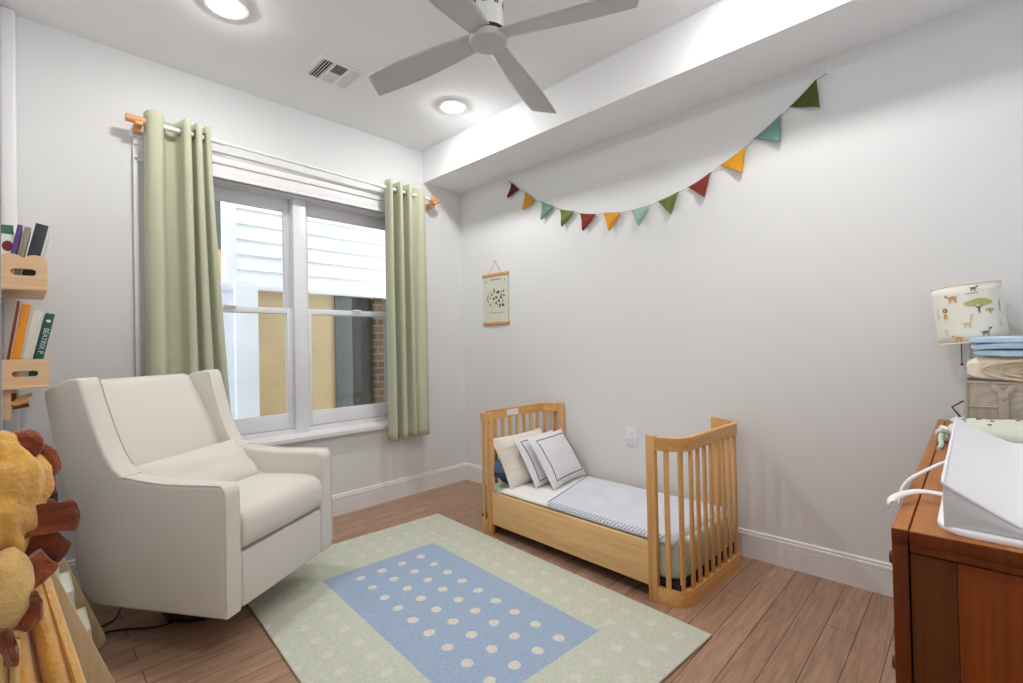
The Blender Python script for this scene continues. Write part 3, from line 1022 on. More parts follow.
for i in range(4):
    a = radians(18.3 + 90 * i)
    def blade(u, v):
        r = .055 + .575 * u
        w = .046 + .030 * math.sin(pi * u * .72)
        lead = .5 + .08 * (1 - u)
        y = (v - .5) * 2 * w * (.95 if v > .5 else 1.0)
        r2 = r + (.02 * (v - .5) * 2 * u * -1 if u > .8 else 0)
        z = -.226 - .042 * u + y * .19
        return (r2, y * .92, z)
    b = B().grid(blade, 24, 8)
    b.xf(lambda p, a=a: Matrix.Rotation(a, 3, 'Z') @ p)
    b.done('blade', M['fan_white'], fan, solid=.006)

vt = thing('air_vent', 'square white ceiling air vent with multi way slats', 'air vent', (-1.355, -.54, H))
b = B()
b.box((-.128, -.128, -.004), (.128, -.098, 0), .002).box((-.128, .098, -.004), (.128, .128, 0), .002)
b.box((-.128, -.098, -.004), (-.104, .098, 0), .002).box((.104, -.098, -.004), (.128, .098, 0), .002)
b.box((-.048, -.098, -.006), (-.034, .098, 0), .001).box((.034, -.098, -.006), (.048, .098, 0), .001).box((-.034, -.008, -.006), (.034, .004, 0), .001)
b.done('vent_frame', M['white_metal'], vt)
B().box((-.11, -.11, -.0006), (.11, .11, .0)).done('duct', M['duct'], vt, smooth=False)
def slat(lo, hi, ax, ang):
    cx_, cy_ = (lo[0] + hi[0]) / 2, (lo[1] + hi[1]) / 2
    hx, hy = (hi[0] - lo[0]) / 2, (hi[1] - lo[1]) / 2
    B().box((-hx, -hy, -.0008), (hx, hy, .0008), mtx=Matrix.Translation((cx_, cy_, -.004)) @ Matrix.Rotation(ang, 4, ax)).done('slat', M['white_metal'], vt, smooth=False)
for k in range(4):
    x = -.098 + k * .0145
    slat((x - .0055, -.097), (x + .0055, .097), 'Y', radians(-38))
for k in range(4):
    x = .056 + k * .0145
    slat((x - .0065, -.097), (x + .0065, .097), 'Y', radians(38))
for k in range(6):
    y = -.090 + k * .0145
    slat((-.033, y - .0055), (.033, y + .0055), 'X', radians(34))
for k in range(6):
    y = .014 + k * .0145
    slat((-.033, y - .0065), (.033, y + .0065), 'X', radians(-34))

# ================================================================== WALL HANGING AND OUTLET
wh = thing('wall_hanging', 'small map print on canvas hung from wooden bars near the corner', 'wall hanging', (-.006, -.405, 1.27))
B().box((-.003, -.137, .008), (-.001, .137, .39)).done('canvas', plain('map_canvas', rgb(212, 214, 200), .9, bump=.2, scale=400), wh, smooth=False)
for z in (.388, .010):
    B().box((-.010, -.145, z - .011), (.004, .145, z + .011), .004).done('wooden_bar', M['peg'], wh)
B().tube([(-.003, -.07, .398), (-.002, .0, .492), (-.003, .07, .398)], .0015, 6).done('cord', M['grey_line'], wh)
B().cyl((-.012, 0, .492), (.006, 0, .492), .003, n=10).done('nail', M['steel'], wh)
pr = B()
rnd = random.Random(11)
# continents-like blotches of ink, a title banner and rows of small marks
for k in range(46):
    y = rnd.uniform(-.095, .095)
    z = .20 + .075 * rnd.uniform(-1, 1) * (1 - abs(y) * 3)
    rr = rnd.uniform(.004, .013)
    n = 7
    pr.poly([(-.0036, y + rr * rnd.uniform(.6, 1.1) * cos(2 * pi * i / n), z + rr * rnd.uniform(.6, 1.1) * sin(2 * pi * i / n)) for i in range(n)])
for k in range(7):
    y = -.05 + k * .0165
    pr.poly([(-.0036, y - .006, .345), (-.0036, y + .005, .345), (-.0036, y + .006, .355), (-.0036, y - .005, .356)])
for y in (-.105, .105):
    for k in range(5):
        a = k * 1.256
        pr.poly([(-.0036, y + .014 * cos(a), .338 + .014 * sin(a)), (-.0036, y + .006 * cos(a + .8), .338 + .006 * sin(a + .8)), (-.0036, y, .338)])
for k in range(9):
    y = -.07 + k * .0175
    pr.poly([(-.0036, y - .006, .088), (-.0036, y + .004, .088), (-.0036, y + .005, .094), (-.0036, y - .004, .095)])
pr.done('map_print', plain('map_ink', rgb(92, 96, 84), .9), wh, smooth=False)

ou = thing('outlet', 'white electrical outlet low on the right wall behind the bed', 'outlet', (0, -1.562, .537))
B().box((-.006, -.037, -.060), (0, .037, .060), .004, 3).done('cover_plate', M['vinyl'], ou)
B().box((-.009, -.018, -.036), (-.004, .018, .036), .003).done('socket_insert', M['trim'], ou)
hs = B()
for z in (-.018, .018):
    hs.box((-.0094, -.008, z - .002), (-.0088, -.006, z + .006)).box((-.0094, .006, z - .002), (-.0088, .008, z + .006)).box((-.0094, -.002, z - .010), (-.0088, .002, z - .006))
hs.done('slots', M['duct'], ou, smooth=False)

# ================================================================== DRESSER
DZ = .780
DX0, DX1, DY0, DY1 = -1.563, -.085, -3.440, -2.960
ds = thing('dresser', 'walnut brown wooden dresser standing at the right edge', 'dresser', (DX0, DY1, 0))
def D(x, y, z):
    return (x - DX0, y - DY1, z)
def dbox(lo, hi, bev=.002):
    return B().box(D(*lo), D(*hi), bev)
# top: front strip, seam, main board
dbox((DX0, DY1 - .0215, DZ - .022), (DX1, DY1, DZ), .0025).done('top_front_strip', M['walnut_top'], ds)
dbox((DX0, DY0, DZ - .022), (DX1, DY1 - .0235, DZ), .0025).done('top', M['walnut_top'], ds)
# front frame upright and end panel
dbox((DX0, DY1 - .0215, .06), (DX0 + .05, DY1, DZ - .0225), .002).done('corner_upright', M['walnut_v'], ds)
dbox((DX0, DY0, .06), (DX0 + .05, DY0 + .05, DZ - .0225), .002).done('corner_upright', M['walnut_v'], ds)
dbox((DX1 - .05, DY1 - .0215, .06), (DX1, DY1, DZ - .0225), .002).done('corner_upright', M['walnut_v'], ds)
dbox((DX0 + .0, DY0 + .05, DZ - .036), (DX0 + .03, DY1 - .0235, DZ - .0225), .002).done('side_rail', M['walnut_v'], ds)
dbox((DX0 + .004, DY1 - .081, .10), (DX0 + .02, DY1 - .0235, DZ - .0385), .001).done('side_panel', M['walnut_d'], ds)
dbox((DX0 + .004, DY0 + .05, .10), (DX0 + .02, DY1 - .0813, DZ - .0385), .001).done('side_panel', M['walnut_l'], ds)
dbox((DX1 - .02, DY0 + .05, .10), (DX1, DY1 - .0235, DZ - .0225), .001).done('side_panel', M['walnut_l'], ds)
dbox((DX0 + .02, DY0, .10), (DX1 - .02, DY1 - .03, DZ - .031), .001).done('carcass', M['dark_gap'], ds)
dbox((DX0 + .05, DY1 - .03, .08), (DX1 - .05, DY1 - .004, .10), .001).done('front_rail', M['walnut_top'], ds)
for r in range(3):
    for c2 in range(2):
        w = (DX1 - DX0 - .10) / 2
        x0 = DX0 + .05 + c2 * w + .003
        z0 = .106 + r * .2125
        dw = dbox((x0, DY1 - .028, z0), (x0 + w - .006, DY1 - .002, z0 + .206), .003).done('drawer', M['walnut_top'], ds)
        for kx in (.22, .78):
            xk = x0 + (w - .006) * kx
            bk_ = B().lathe([(.006, 0), (.006, .012), (.014, .016), (.015, .022), (.011, .027), (.001, .028)], (0, 0, 0), 20)
            bk_.xf(lambda p, xk=xk, z0=z0: (xk - DX0 + p[0], -.002 + p[2], z0 + .125 + p[1]))
            bk_.done('knob', M['walnut_v'], dw)
for x in (DX0 + .03, DX1 - .03):
    for y in (DY1 - .03, DY0 + .03):
        B().cyl(D(x, y, .0), D(x, y, .062), .016, .022).done('leg', M['walnut_v'], ds)

dbox((DX0 - .0015, DY0, DZ - .022), (DX0 + .0002, DY1 - .0235, DZ - .0012), .0005).done('edge_shade', M['walnut_v'], ds)  # dark strips on the top's end stand in for shade, same wood beneath
dbox((DX0 - .0015, DY1 - .0215, DZ - .022), (DX0 + .0002, DY1, DZ - .0012), .0005).done('edge_shade', M['walnut_v'], ds)
# changing pad
pd = thing('changing_pad', 'white contoured changing pad on top of the dresser', 'changing pad', (-1.548, -3.016, DZ))
PL, PW = .90, .41
# local: x along the dresser (+), y toward -y world (flip)
B().prism([(x, y - PW) for x, y in rrect(PL, PW, .05)], 'Z', 0, .010, .003).done('pad_base', M['pad_base'], pd)
def prof(t):
    """top height across the width, t 0..1: raised sides, hollow middle"""
    e = abs(2 * t - 1)
    return .024 + .062 * max(0, (e - .42) / .58) ** 1.25
def padtop(u, v):
    x = .014 + u * (PL - .028)
    y = -.010 - v * (PW - .02)
    z = prof(v)
    k = min(u, 1 - u) * PL
    if k < .02:
        z -= .006 * (1 - k / .02) ** 2
    z += .0025 * mnoise.noise(Vector((x * 9, y * 9, 2)))
    return (x, y, z)
b = B().grid(padtop, 44, 30)
b.done('pad_top', M['pad'], pd)
sd = B()
n = 30
def endface(x, sgn):
    def f(u, v):
        a = padtop(0 if sgn < 0 else 1, u)
        y = a[1]
        z = .0095 + (a[2] - .0095) * v
        return (x + sgn * .008 * sin(pi * v) * sin(pi * u) ** .5 + .0015 * mnoise.noise(Vector((y * 30, z * 30, 1))), y, z)
    return f
sd.grid(endface(.014, -1), 30, 8).grid(endface(PL - .014, 1), 30, 8)
def longface(y, sgn, vv):
    def f(u, v):
        a = padtop(u, vv)
        return (a[0], y + sgn * .006 * sin(pi * v) * sin(pi * u) ** .5, .0095 + (a[2] - .0095) * v)
    return f
sd.grid(longface(-.010, 1, 0), 44, 8).grid(longface(-PW + .01, -1, 1), 44, 8)
sd.done('pad_side', M['pad_side'], pd)
B().tube([Vector(padtop(0, i / 30)) for i in range(31)], .0028, 6).done('piping', M['pad'], pd)
B().tube([Vector(padtop(i / 40, 0)) for i in range(41)], .0028, 6).done('piping', M['pad'], pd)
def ribbon(pts, w, th=.0015):
    b = B()
    P = [Vector(p) for p in pts]
    rows = []
    for i, p in enumerate(P):
        t = (P[min(i + 1, len(P) - 1)] - P[max(i - 1, 0)]).normalized()
        s_ = Vector((1, 0, .25))
        s_ = (s_ - t * s_.dot(t)).normalized()
        rows.append([b.bm.verts.new(p - s_ * w / 2), b.bm.verts.new(p + s_ * w / 2)])
    for i in range(len(P) - 1):
        b.bm.faces.new((rows[i][0], rows[i][1], rows[i + 1][1], rows[i + 1][0]))
    return b
def smooth_pts(P, n=24):
    return [Vector(spline(P, i / n)) for i in range(n + 1)]
def wpad(P):
    return [(x + 1.548, y + 3.016, z - DZ) for x, y, z in P]
ribbon(smooth_pts(wpad([(-1.10, -3.020, .815), (-1.132, -3.006, .812), (-1.191, -2.982, .803), (-1.265, -2.962, .797), (-1.335, -2.955, .79), (-1.393, -2.955, .772)])), .007).done('strap', M['pad_base'], pd, solid=.0015)
ribbon(smooth_pts(wpad([(-1.365, -3.022, .800), (-1.362, -2.997, .800), (-1.378, -2.977, .800), (-1.411, -2.957, .797), (-1.440, -2.948, .792), (-1.455, -2.946, .785)])), .013).done('strap', M['pad_base'], pd, solid=.0015)

# folded patterned cloth behind the pad
fc = thing('folded_cloth', 'pale green printed cloth folded on the dresser behind the pad', 'cloth', (-.640, -2.995, DZ))
def cl(u, v):
    x = .17 * u
    y = -.40 * v
    z = .062 * (max(0, 1 - abs(2 * u - 1) ** 3)) ** .5 * (max(0, 1 - abs(2 * v - 1) ** 6)) ** .5 + .006 * mnoise.noise(Vector((x * 20, y * 16, 4))) + .006
    return (x, y, max(z, .001))
B().grid(cl, 24, 36).done('cloth', plain('pale_green_print', rgb(212, 216, 200), .95, bump=.3, scale=50), fc, solid=.003)
dots = B()
rnd = random.Random(3)
for k in range(40):
    p = cl(rnd.uniform(.08, .9), rnd.uniform(.06, .94))
    dots.blob((p[0], p[1], p[2] + .002), (.006, .006, .002), sub=1)
dots.done('printed_motifs', plain('print_olive', rgb(110, 122, 96), .95), fc)
for k, P in enumerate(([(.03, -.015, .03), (-.01, -.002, .034), (-.06, .004, .026), (-.10, .002, .008), (-.13, .008, .004)], [(.02, -.02, .02), (-.04, .000, .045), (-.02, .014, .030), (.03, .012, .012), (.07, .016, .004)], [(.04, -.010, .034), (.08, .006, .036), (.12, .010, .016), (.15, .014, .004)])):
    B().tube(smooth_pts(P, 14), [.007 - .003 * abs(i / 14 - .4) for i in range(15)], 7).done('tie', M['sheet_white'] if k else M['sheet_green'], fc)

# fabric basket
bs = thing('fabric_basket', 'grey beige fabric storage basket with a knotted strap on the dresser', 'basket', (-.44, -3.048, DZ))
b = B()
BSX, BSY, BSZ = .22, .36, .172
def wallq(p0, p1, bow, nrm):
    def f(u, v):
        x = p0[0] + (p1[0] - p0[0]) * u
        y = p0[1] + (p1[1] - p0[1]) * u
        k = bow * sin(pi * u) * sin(pi * min(1, v * 1.1))
        return (x + nrm[0] * k, y + nrm[1] * k, BSZ * v)
    return f
b.grid(wallq((0, -BSY), (0, 0), .008, (-1, 0)), 20, 10).grid(wallq((0, 0), (BSX, 0), .008, (0, 1)), 14, 10)
b.grid(wallq((BSX, 0), (BSX, -BSY), .008, (1, 0)), 20, 10).grid(wallq((BSX, -BSY), (0, -BSY), .008, (0, -1)), 14, 10)
b.box((0, -BSY, 0), (BSX, 0, .004))
bmesh.ops.remove_doubles(b.bm, verts=b.bm.verts[:], dist=.0005)
b.done('basket_body', M['basket'], bs, solid=.005, angle=30)
B().tube([(-.001, -BSY, BSZ), (-.001, 0, BSZ), (BSX, 0, BSZ), (BSX, -BSY, BSZ)], .005, 8, True).done('rim', M['basket'], bs)
B().tube([(-.004, .002, .0), (-.004, .002, BSZ)], .004, 8).done('seam', M['basket'], bs)
B().box((-.010, -.36, .094), (-.005, .0, .097), .001).done('seam', M['basket'], bs)
hb = B()
hb.box((-.016, -.093, .01), (-.010, -.071, .150), .002)
hb.poly([(-.0165, -.083, .115), (-.018, -.052, .166), (-.018, -.062, .171), (-.018, -.085, .145)])
hb.poly([(-.0165, -.083, .115), (-.018, -.112, .166), (-.018, -.102, .171), (-.018, -.081, .145)])
hb.box((-.02, -.094, .124), (-.012, -.070, .144), .004)
hb.done('strap_handle', M['basket'], bs, solid=.002)

# towels in the basket
TG = 'towels piled in the fabric basket'
def slab(sx, sy, th, seed, wob=.008):
    """one soft fold, round-edged all the way: x depth, y width (negative), z height"""
    def f(u, v):
        a = 2 * pi * u
        cy_, cz_ = cos(a), sin(a)
        y = sy / 2 * (abs(cy_) ** .35) * (1 if cy_ > 0 else -1)
        z = th / 2 * (abs(cz_) ** .7) * (1 if cz_ > 0 else -1)
        e = min(v, 1 - v)
        k = 1 if e > .12 else sqrt(max(0.0, 1 - (1 - e / .12) ** 2)) * .35 + .65
        z *= k
        x = sx * (v - .5) + wob * mnoise.noise(Vector((y * 12, z * 30, seed)))
        z += wob * .8 * mnoise.noise(Vector((y * 9 + seed, v * 3, seed)))
        y += wob * mnoise.noise(Vector((z * 30, v * 4, seed + 3)))
        return (x, y, z)
    b = B().grid(f, 40, 12, closed_u=True)
    bmesh.ops.holes_fill(b.bm, edges=b.bm.edges[:])
    return b
rt_ = thing('rolled_towel', 'beige towel rolled up, lying on top of the fabric basket', 'towel', (-.335, -3.205, DZ + .212), 0, TG)
slab(.20, .31, .082, 2, .006).done('towel_body', M['beige'], rt_)
sp_ = B()
pts = []
for i in range(110):
    t = i / 109
    a = 2 * pi * 3.1 * t + 2.4
    r = 1 - .80 * t
    pts.append((-.106 - .004 * sin(6 * t), .145 * r * cos(a) * (1.0) - .01 * t, .037 * r * sin(a) + .002))
sp_.tube(pts, .0055, 6)
sp_.done('roll_edge', plain('beige_edge', rgb(206, 186, 160), .95, bump=.4, scale=300), rt_)
ft = thing('folded_towel', 'light blue towel folded flat on top of the beige towel', 'towel', (-.335, -3.222, DZ + .286), 0, TG)
for k in range(3):
    o = slab(.21, .32, .022, 5 + k, .007).done('towel_fold', M['blue_light'], ft, loc=(0, .004 * (k - 1), -.020 + .021 * k))
bb = B().blob((0, 0, 0), (.07, .07, .026), .3, 4, 3, 3)
tag(bb.done('blue_cloth', M['blue_light'], None, loc=(-.355, -3.125, DZ + .158)), 'pale blue cloth tucked in the basket beneath the beige towel', 'towel')

# lamp
lamp = thing('table_lamp', 'table lamp with a safari animal print drum shade on the dresser', 'lamp', (-.135, -3.056, DZ))
LS0, LS1, LR0, LR1 = .298, .512, .0955, .0945
def tilt(p):
    q = Matrix.Rotation(radians(-5), 3, 'X') @ Vector((p[0], p[1], p[2] - .405))
    return (q[0], q[1], q[2] + .405)
sh = B()
sh.grid(lambda u, v: ((LR0 + (LR1 - LR0) * v) * cos(2 * pi * u), (LR0 + (LR1 - LR0) * v) * sin(2 * pi * u), LS0 + (LS1 - LS0) * v), 64, 6, closed_u=True)
sh.xf(tilt).done('lamp_shade', M['shade'], lamp, solid=.002)
for z, r_ in ((LS0 + .002, LR0), (LS1 - .002, LR1)):
    B().tube([(r_ * cos(2 * pi * k / 48), r_ * sin(2 * pi * k / 48), z) for k in range(48)], .003, 6, True).xf(tilt).done('shade_rim', M['beige'], lamp)
B().cyl((0, 0, .02), (0, 0, LS0 + .12), .007, n=12).done('pole', M['white_metal'], lamp)
B().lathe([(.055, 0), (.06, .006), (.055, .014), (.012, .022), (.008, .03)], (0, 0, 0), 32).done('base', M['white_metal'], lamp)
B().blob((0, 0, LS0 + .13), (.028, .028, .036), sub=3).done('bulb', M['paper'], lamp)
B().cyl((-.05, .022, LS0 - .075), (-.05, .022, LS0 + .05), .0014, n=6).blob((-.05, .022, LS0 - .078), (.005, .005, .004), sub=2).done('pull_chain', M['duct'], lamp)
B().tube([(-.06, .02, .088), (-.062, .052, .062), (-.06, .03, .028)], .0028, 8).done('wire_foot', M['duct'], lamp)
# print on the shade: flat shapes wrapped to the drum; (s,t) = metres along the visible front and height
PM = {'ochre': plain('print_ochre', rgb(206, 160, 92), .9), 'brown': plain('print_brown', rgb(128, 92, 56), .9), 'leaf': plain('print_leaf', rgb(186, 190, 118), .9), 'grey': plain('print_grey', rgb(120, 120, 116), .9), 'pink': plain('print_blush', rgb(226, 196, 160), .9)}
pbs = {k: B() for k in PM}
def wrap(s_, t):
    a = pi + s_ / (LR0)          # pi faces -x
    r = LR0 + .0016
    return (r * cos(a), r * sin(a), t)
def ell(col, s_, t, rs, rt, n=14, rot=0.):
    pts = []
    for i in range(n):
        a = 2 * pi * i / n
        dx, dz = rs * cos(a), rt * sin(a)
        pts.append(wrap(s_ + dx * cos(rot) - dz * sin(rot), t + dx * sin(rot) + dz * cos(rot)))
    pbs[col].poly(pts)
def bar(col, s0, t0, s1, t1, w):
    L_ = sqrt((s1 - s0) ** 2 + (t1 - t0) ** 2)
    ell(col, (s0 + s1) / 2, (t0 + t1) / 2, L_ / 2 + w / 2, w / 2, 10, atan2(t1 - t0, s1 - s0))
def quad_beast(col, s_, t, k, neck=0., mane=None, flip=1):
    ell(col, s_, t, .013 * k, .007 * k)
    for dx in (-.009, -.005, .006, .010):
        bar(col, s_ + dx * k, t - .004 * k, s_ + dx * k * 1.1, t - .018 * k, .0028 * k)
    hx, hz = s_ + flip * (.013 + .004) * k, t + (.008 + neck) * k
    bar(col, s_ + flip * .010 * k, t + .002 * k, hx, hz, .005 * k)
    if mane:
        ell(mane, hx, hz, .009 * k, .009 * k)
    ell(col, hx + flip * .002 * k, hz, .0055 * k, .005 * k)
    bar(col, s_ - flip * .012 * k, t + .003 * k, s_ - flip * .02 * k, t + .008 * k, .002 * k)
LZ = lambda z: z - DZ
def shade_print(off):
    ell('brown', off - .066, LZ(1.203), .0085, .0085); ell('ochre', off - .066, LZ(1.203), .0055, .006)
    ell('ochre', off - .067, LZ(1.183), .006, .009); bar('ochre', off - .071, LZ(1.178), off - .072, LZ(1.168), .003); bar('ochre', off - .062, LZ(1.178), off - .061, LZ(1.168), .003)
    quad_beast('ochre', off - .038, LZ(1.245), 1.0, .0, None, -1)
    for dx, dz, r1, r2 in ((-.018, .004, .020, .009), (.004, .010, .024, .010), (.024, .004, .018, .009), (.004, .0, .03, .008)):
        ell('leaf', off + .028 + dx, LZ(1.214) + dz, r1, r2)
    bar('brown', off + .028, LZ(1.182), off + .028, LZ(1.206), .005); bar('brown', off + .028, LZ(1.196), off + .018, LZ(1.210), .003); bar('brown', off + .028, LZ(1.196), off + .040, LZ(1.210), .003)
    ell('leaf', off + .058, LZ(1.190), .014, .006); bar('brown', off + .058, LZ(1.176), off + .058, LZ(1.19), .003)
    quad_beast('pink', off - .008, LZ(1.146), .8, .028, None, 1)
    quad_beast('grey', off + .036, LZ(1.112), .8, .010, None, 1)
    quad_beast('ochre', off - .036, LZ(1.098), .8, .002, None, -1)
    for k in range(5):
        bar('grey', off + .0 + .007 * k, LZ(1.254), off + .003 + .007 * k, LZ(1.254), .003)
    quad_beast('grey', off + .020, LZ(1.272), .6, .0, None, 1)
    for k in range(3):
        bar('grey', off - .078, LZ(1.13 - .008 * k), off - .064, LZ(1.13 - .008 * k), .0015)
        bar('grey', off + .080, LZ(1.15 - .008 * k), off + .096, LZ(1.15 - .008 * k), .0015)
    bar('leaf', off - .095, LZ(1.17), off - .098, LZ(1.21), .004)
    bar('leaf', off + .093, LZ(1.18), off + .096, LZ(1.225), .005)
shade_print(0)
shade_print(.292)
for k, b in pbs.items():
    b.xf(tilt).done('shade_print', PM[k], lamp, smooth=False)

# ================================================================== BOOKS AND SHELVES AT THE LEFT EDGE
def book(label, w, d, h, col, c, lean=0., yaw=0., title=None, group=None, open_face='x', lean2=0.):
    """book standing on its tail: w thickness (x), d depth (y, spine at -y), h height"""
    root = thing('book', label, 'book', c, 0, group)
    mt = Matrix.Rotation(yaw, 4, 'Z') @ Matrix.Rotation(lean, 4, 'Y') @ Matrix.Rotation(lean2, 4, 'X')
    cm = plain('book_cover', col, .5)
    b = B()
    t = .003
    b.box((-w / 2, 0, 0), (-w / 2 + t, d, h), .001, mtx=mt).box((w / 2 - t, 0, 0), (w / 2, d, h), .001, mtx=mt)
    b.box((-w / 2, -.001, 0), (w / 2, .004, h), .0015, mtx=mt)
    b.done('book_cover', cm, root)
    B().box((-w / 2 + t, .004, .004), (w / 2 - t, d - .004, h - .004), mtx=mt).done('pages', M['page'], root, smooth=False)
    if title:
        txt, size, tcol, zc = title
        fc_ = bpy.data.curves.new('title', 'FONT')
        fc_.body = txt
        fc_.size = size
        fc_.extrude = .0002
        fc_.align_x = 'LEFT'
        fc_.align_y = 'CENTER'
        fo = bpy.data.objects.new('title', fc_)
        COL.objects.link(fo)
        fo.data.materials.append(plain('title_ink', tcol, .6))
        # text runs down the spine, facing -y
        loc = mt @ Vector((0, -.0016, zc))
        rot = mt.to_3x3() @ Matrix(((0, 1, 0), (0, 0, -1), (-1, 0, 0)))
        me_ = bpy.data.meshes.new_from_object(fo)
        mo = bpy.data.objects.new('title', me_)
        COL.objects.link(mo)
        bpy.data.objects.remove(fo)
        fo = mo
        fo.parent = root
        fo.matrix_local = Matrix.Translation(loc) @ rot.to_4x4()
    return root, mt

def box_shelf(label, x0, x1, y0, y1, z0, hend, wavy):
    r = thing('wall_shelf', label, 'shelf', (x0, y1, z0), 0, 'wooden box shelves on the left wall')
    X0, X1 = 0, x1 - x0
    Y0, Y1 = y0 - y1, 0
    def endp(y, th):
        b = B()
        pts = [(X0, 0), (X1, 0), (X1, hend * .86)]
        n = 30
        for i in range(n + 1):
            t = 1 - i / n
            if wavy:
                z = hend * (.87 + .13 * abs(sin(pi * (t * 2 + .02))) ** .7)
                if t > .95:
                    z = hend * .86
            else:
                z = hend
            pts.append((X1 * t, z))
        # cut the hand hole: split panel into an upper and a lower half around a slot
        cx_, cz_, hw, hh = X1 * .50, hend * .45, X1 * .27, hend * .105
        slot = []
        for i in range(11):
            a = radians(90 + 180 * i / 10)
            slot.append((cx_ - hw + hh + hh * cos(a), cz_ + hh * sin(a)))
        slot2 = []
        for i in range(11):
            a = radians(-90 + 180 * i / 10)
            slot2.append((cx_ + hw - hh + hh * cos(a), cz_ + hh * sin(a)))
        hole = slot + slot2
        bm = b.bm
        ov = [bm.verts.new((p[0], y, p[1])) for p in pts]
        hv = [bm.verts.new((p[0], y, p[1])) for p in hole]
        es = [bm.edges.new((ov[i], ov[(i + 1) % len(ov)])) for i in range(len(ov))]
        es += [bm.edges.new((hv[i], hv[(i + 1) % len(hv)])) for i in range(len(hv))]
        res = bmesh.ops.triangle_fill(bm, edges=es, use_beauty=True)
        fs = [g for g in res['geom'] if isinstance(g, bmesh.types.BMFace)]
        ex = bmesh.ops.extrude_face_region(bm, geom=fs)
        for v in [g for g in ex['geom'] if isinstance(g, bmesh.types.BMVert)]:
            v.co.y += th
        return b
    endp(Y0, .014).done('end_panel', M['pine'], r, smooth=False)
    endp(Y1 - .014, .014).done('end_panel', M['pine'], r, smooth=False)
    B().box((X0, Y0 - .004, -.012), (X1, Y1, .0), .002).done('bottom_board', M['pine'], r)
    B().box((X1 - .012, Y0 + .014, 0), (X1, Y1 - .014, hend * .45), .002).done('front_board', M['pine'], r)
    B().box((X0, Y0 + .014, 0), (X0 + .010, Y1 - .014, hend * .8), .002).done('back_board', M['pine'], r)
    return r
SHY0, SHY1 = -.50, -.07
box_shelf('upper wooden box shelf with scalloped top and hand hole, holding books', -2.638, -2.510, SHY0, SHY1, 1.362, .122, True)
box_shelf('lower wooden box shelf with hand hole, holding picture books', -2.638, -2.508, SHY0, SHY1, .988, .100, False)
ub, lb_ = 'books on the upper box shelf', 'books on the lower box shelf'
zU, zL = 1.363, .989
yb = SHY0 + .018
book('tall dark grey book leaning right on the upper box shelf', .036, .16, .255, rgb(48, 50, 56), (-2.572, yb + .02, zU), .20, 0, None, ub)
book('thin white book at the right end of the upper box shelf', .010, .16, .222, rgb(222, 220, 214), (-2.541, yb + .03, zU), .20, 0, None, ub)
book('slim beige book left of the dark grey one on the upper box shelf', .018, .16, .235, rgb(150, 140, 120), (-2.603, yb + .01, zU), .18, 0, None, ub)
book('purple book leaning right on the upper box shelf', .014, .16, .238, rgb(86, 62, 128), (-2.622, yb, zU), .17, 0, None, ub)
r_, mt_ = book('green and dark plum picture book tilted at the left end of the upper box shelf', .010, .045, .235, rgb(60, 110, 88), (-2.590, yb + .018, zU), .06, pi / 2, None, ub, lean2=-.05)
B().box((.0045, .004, .06), (.0058, .041, .20), .0004, mtx=mt_ @ Matrix.Identity(4)).box((-.0058, .004, .06), (-.0045, .041, .20), .0004, mtx=mt_).done('cover_art', plain('plum', rgb(74, 40, 66), .5), r_)
r_, mt_ = book('white picture book with a dark red oval, leftmost on the upper shelf', .008, .034, .195, rgb(232, 230, 224), (-2.603, yb + .002, zU), .04, pi / 2, None, ub, lean2=.03)
b = B()
b.poly([mt_ @ Vector((-.0046, .017 + .015 * cos(2 * pi * k / 20), .150 + .020 * sin(2 * pi * k / 20))) for k in range(20)])
b.poly([mt_ @ Vector((.0046, .017 + .015 * cos(2 * pi * k / 20), .150 + .020 * sin(2 * pi * k / 20))) for k in range(20)])
b.done('red_oval', plain('dark_red', rgb(112, 24, 36), .5), r_, smooth=False)
book('thin red book on the lower box shelf, left of the orange one', .007, .17, .325, rgb(150, 62, 44), (-2.632, yb + .02, zL), .135, 0, None, lb_)
book('orange book on the lower box shelf', .025, .17, .312, rgb(240, 150, 26), (-2.6135, yb + .006, zL), .150, 0, None, lb_)
book('cream book between the orange and dark green books on the lower shelf', .028, .17, .288, rgb(222, 218, 206), (-2.585, yb + .004, zL), .172, 0, None, lb_)
r_, mt_ = book('dark green book with white spine lettering on the lower shelf', .026, .17, .280, rgb(20, 84, 76), (-2.556, yb, zL), .195, 0, ('BEATRIX P', .0215, rgb(220, 226, 220), .222), lb_)
B().poly([mt_ @ Vector((.007 * cos(2 * pi * k / 18), -.0016, .250 + .0055 * sin(2 * pi * k / 18))) for k in range(18)]).done('spine_emblem', M['paper'], r_, smooth=False)
# support board and small wooden toy below the lower shelf
tag(B().box((-2.639, SHY0 + .03, .862), (-2.610, SHY0 + .06, .975), .003).done('shelf_bracket', M['pine']), 'short wooden bracket board below the lower box shelf', 'bracket')
ty = thing('wooden_toy', 'small brown wooden animal toy under the lower box shelf', 'toy', (-2.585, SHY0 + .045, .93))
for (p, q, r0_, r1_) in (((-.026, 0, -.01), (.03, 0, .024), .012, .006), ((-.02, 0, -.012), (.020, 0, .0), .012, .008), ((-.022, .0, -.022), (.022, 0, -.018), .010, .007), ((-.02, 0, -.02), (-.02, 0, .03), .009, .009)):
    B().cyl(p, q, r0_, r1_, 10).done('wooden_piece', M['oak_x'] if r0_ > .01 else M['walnut_l'], ty)

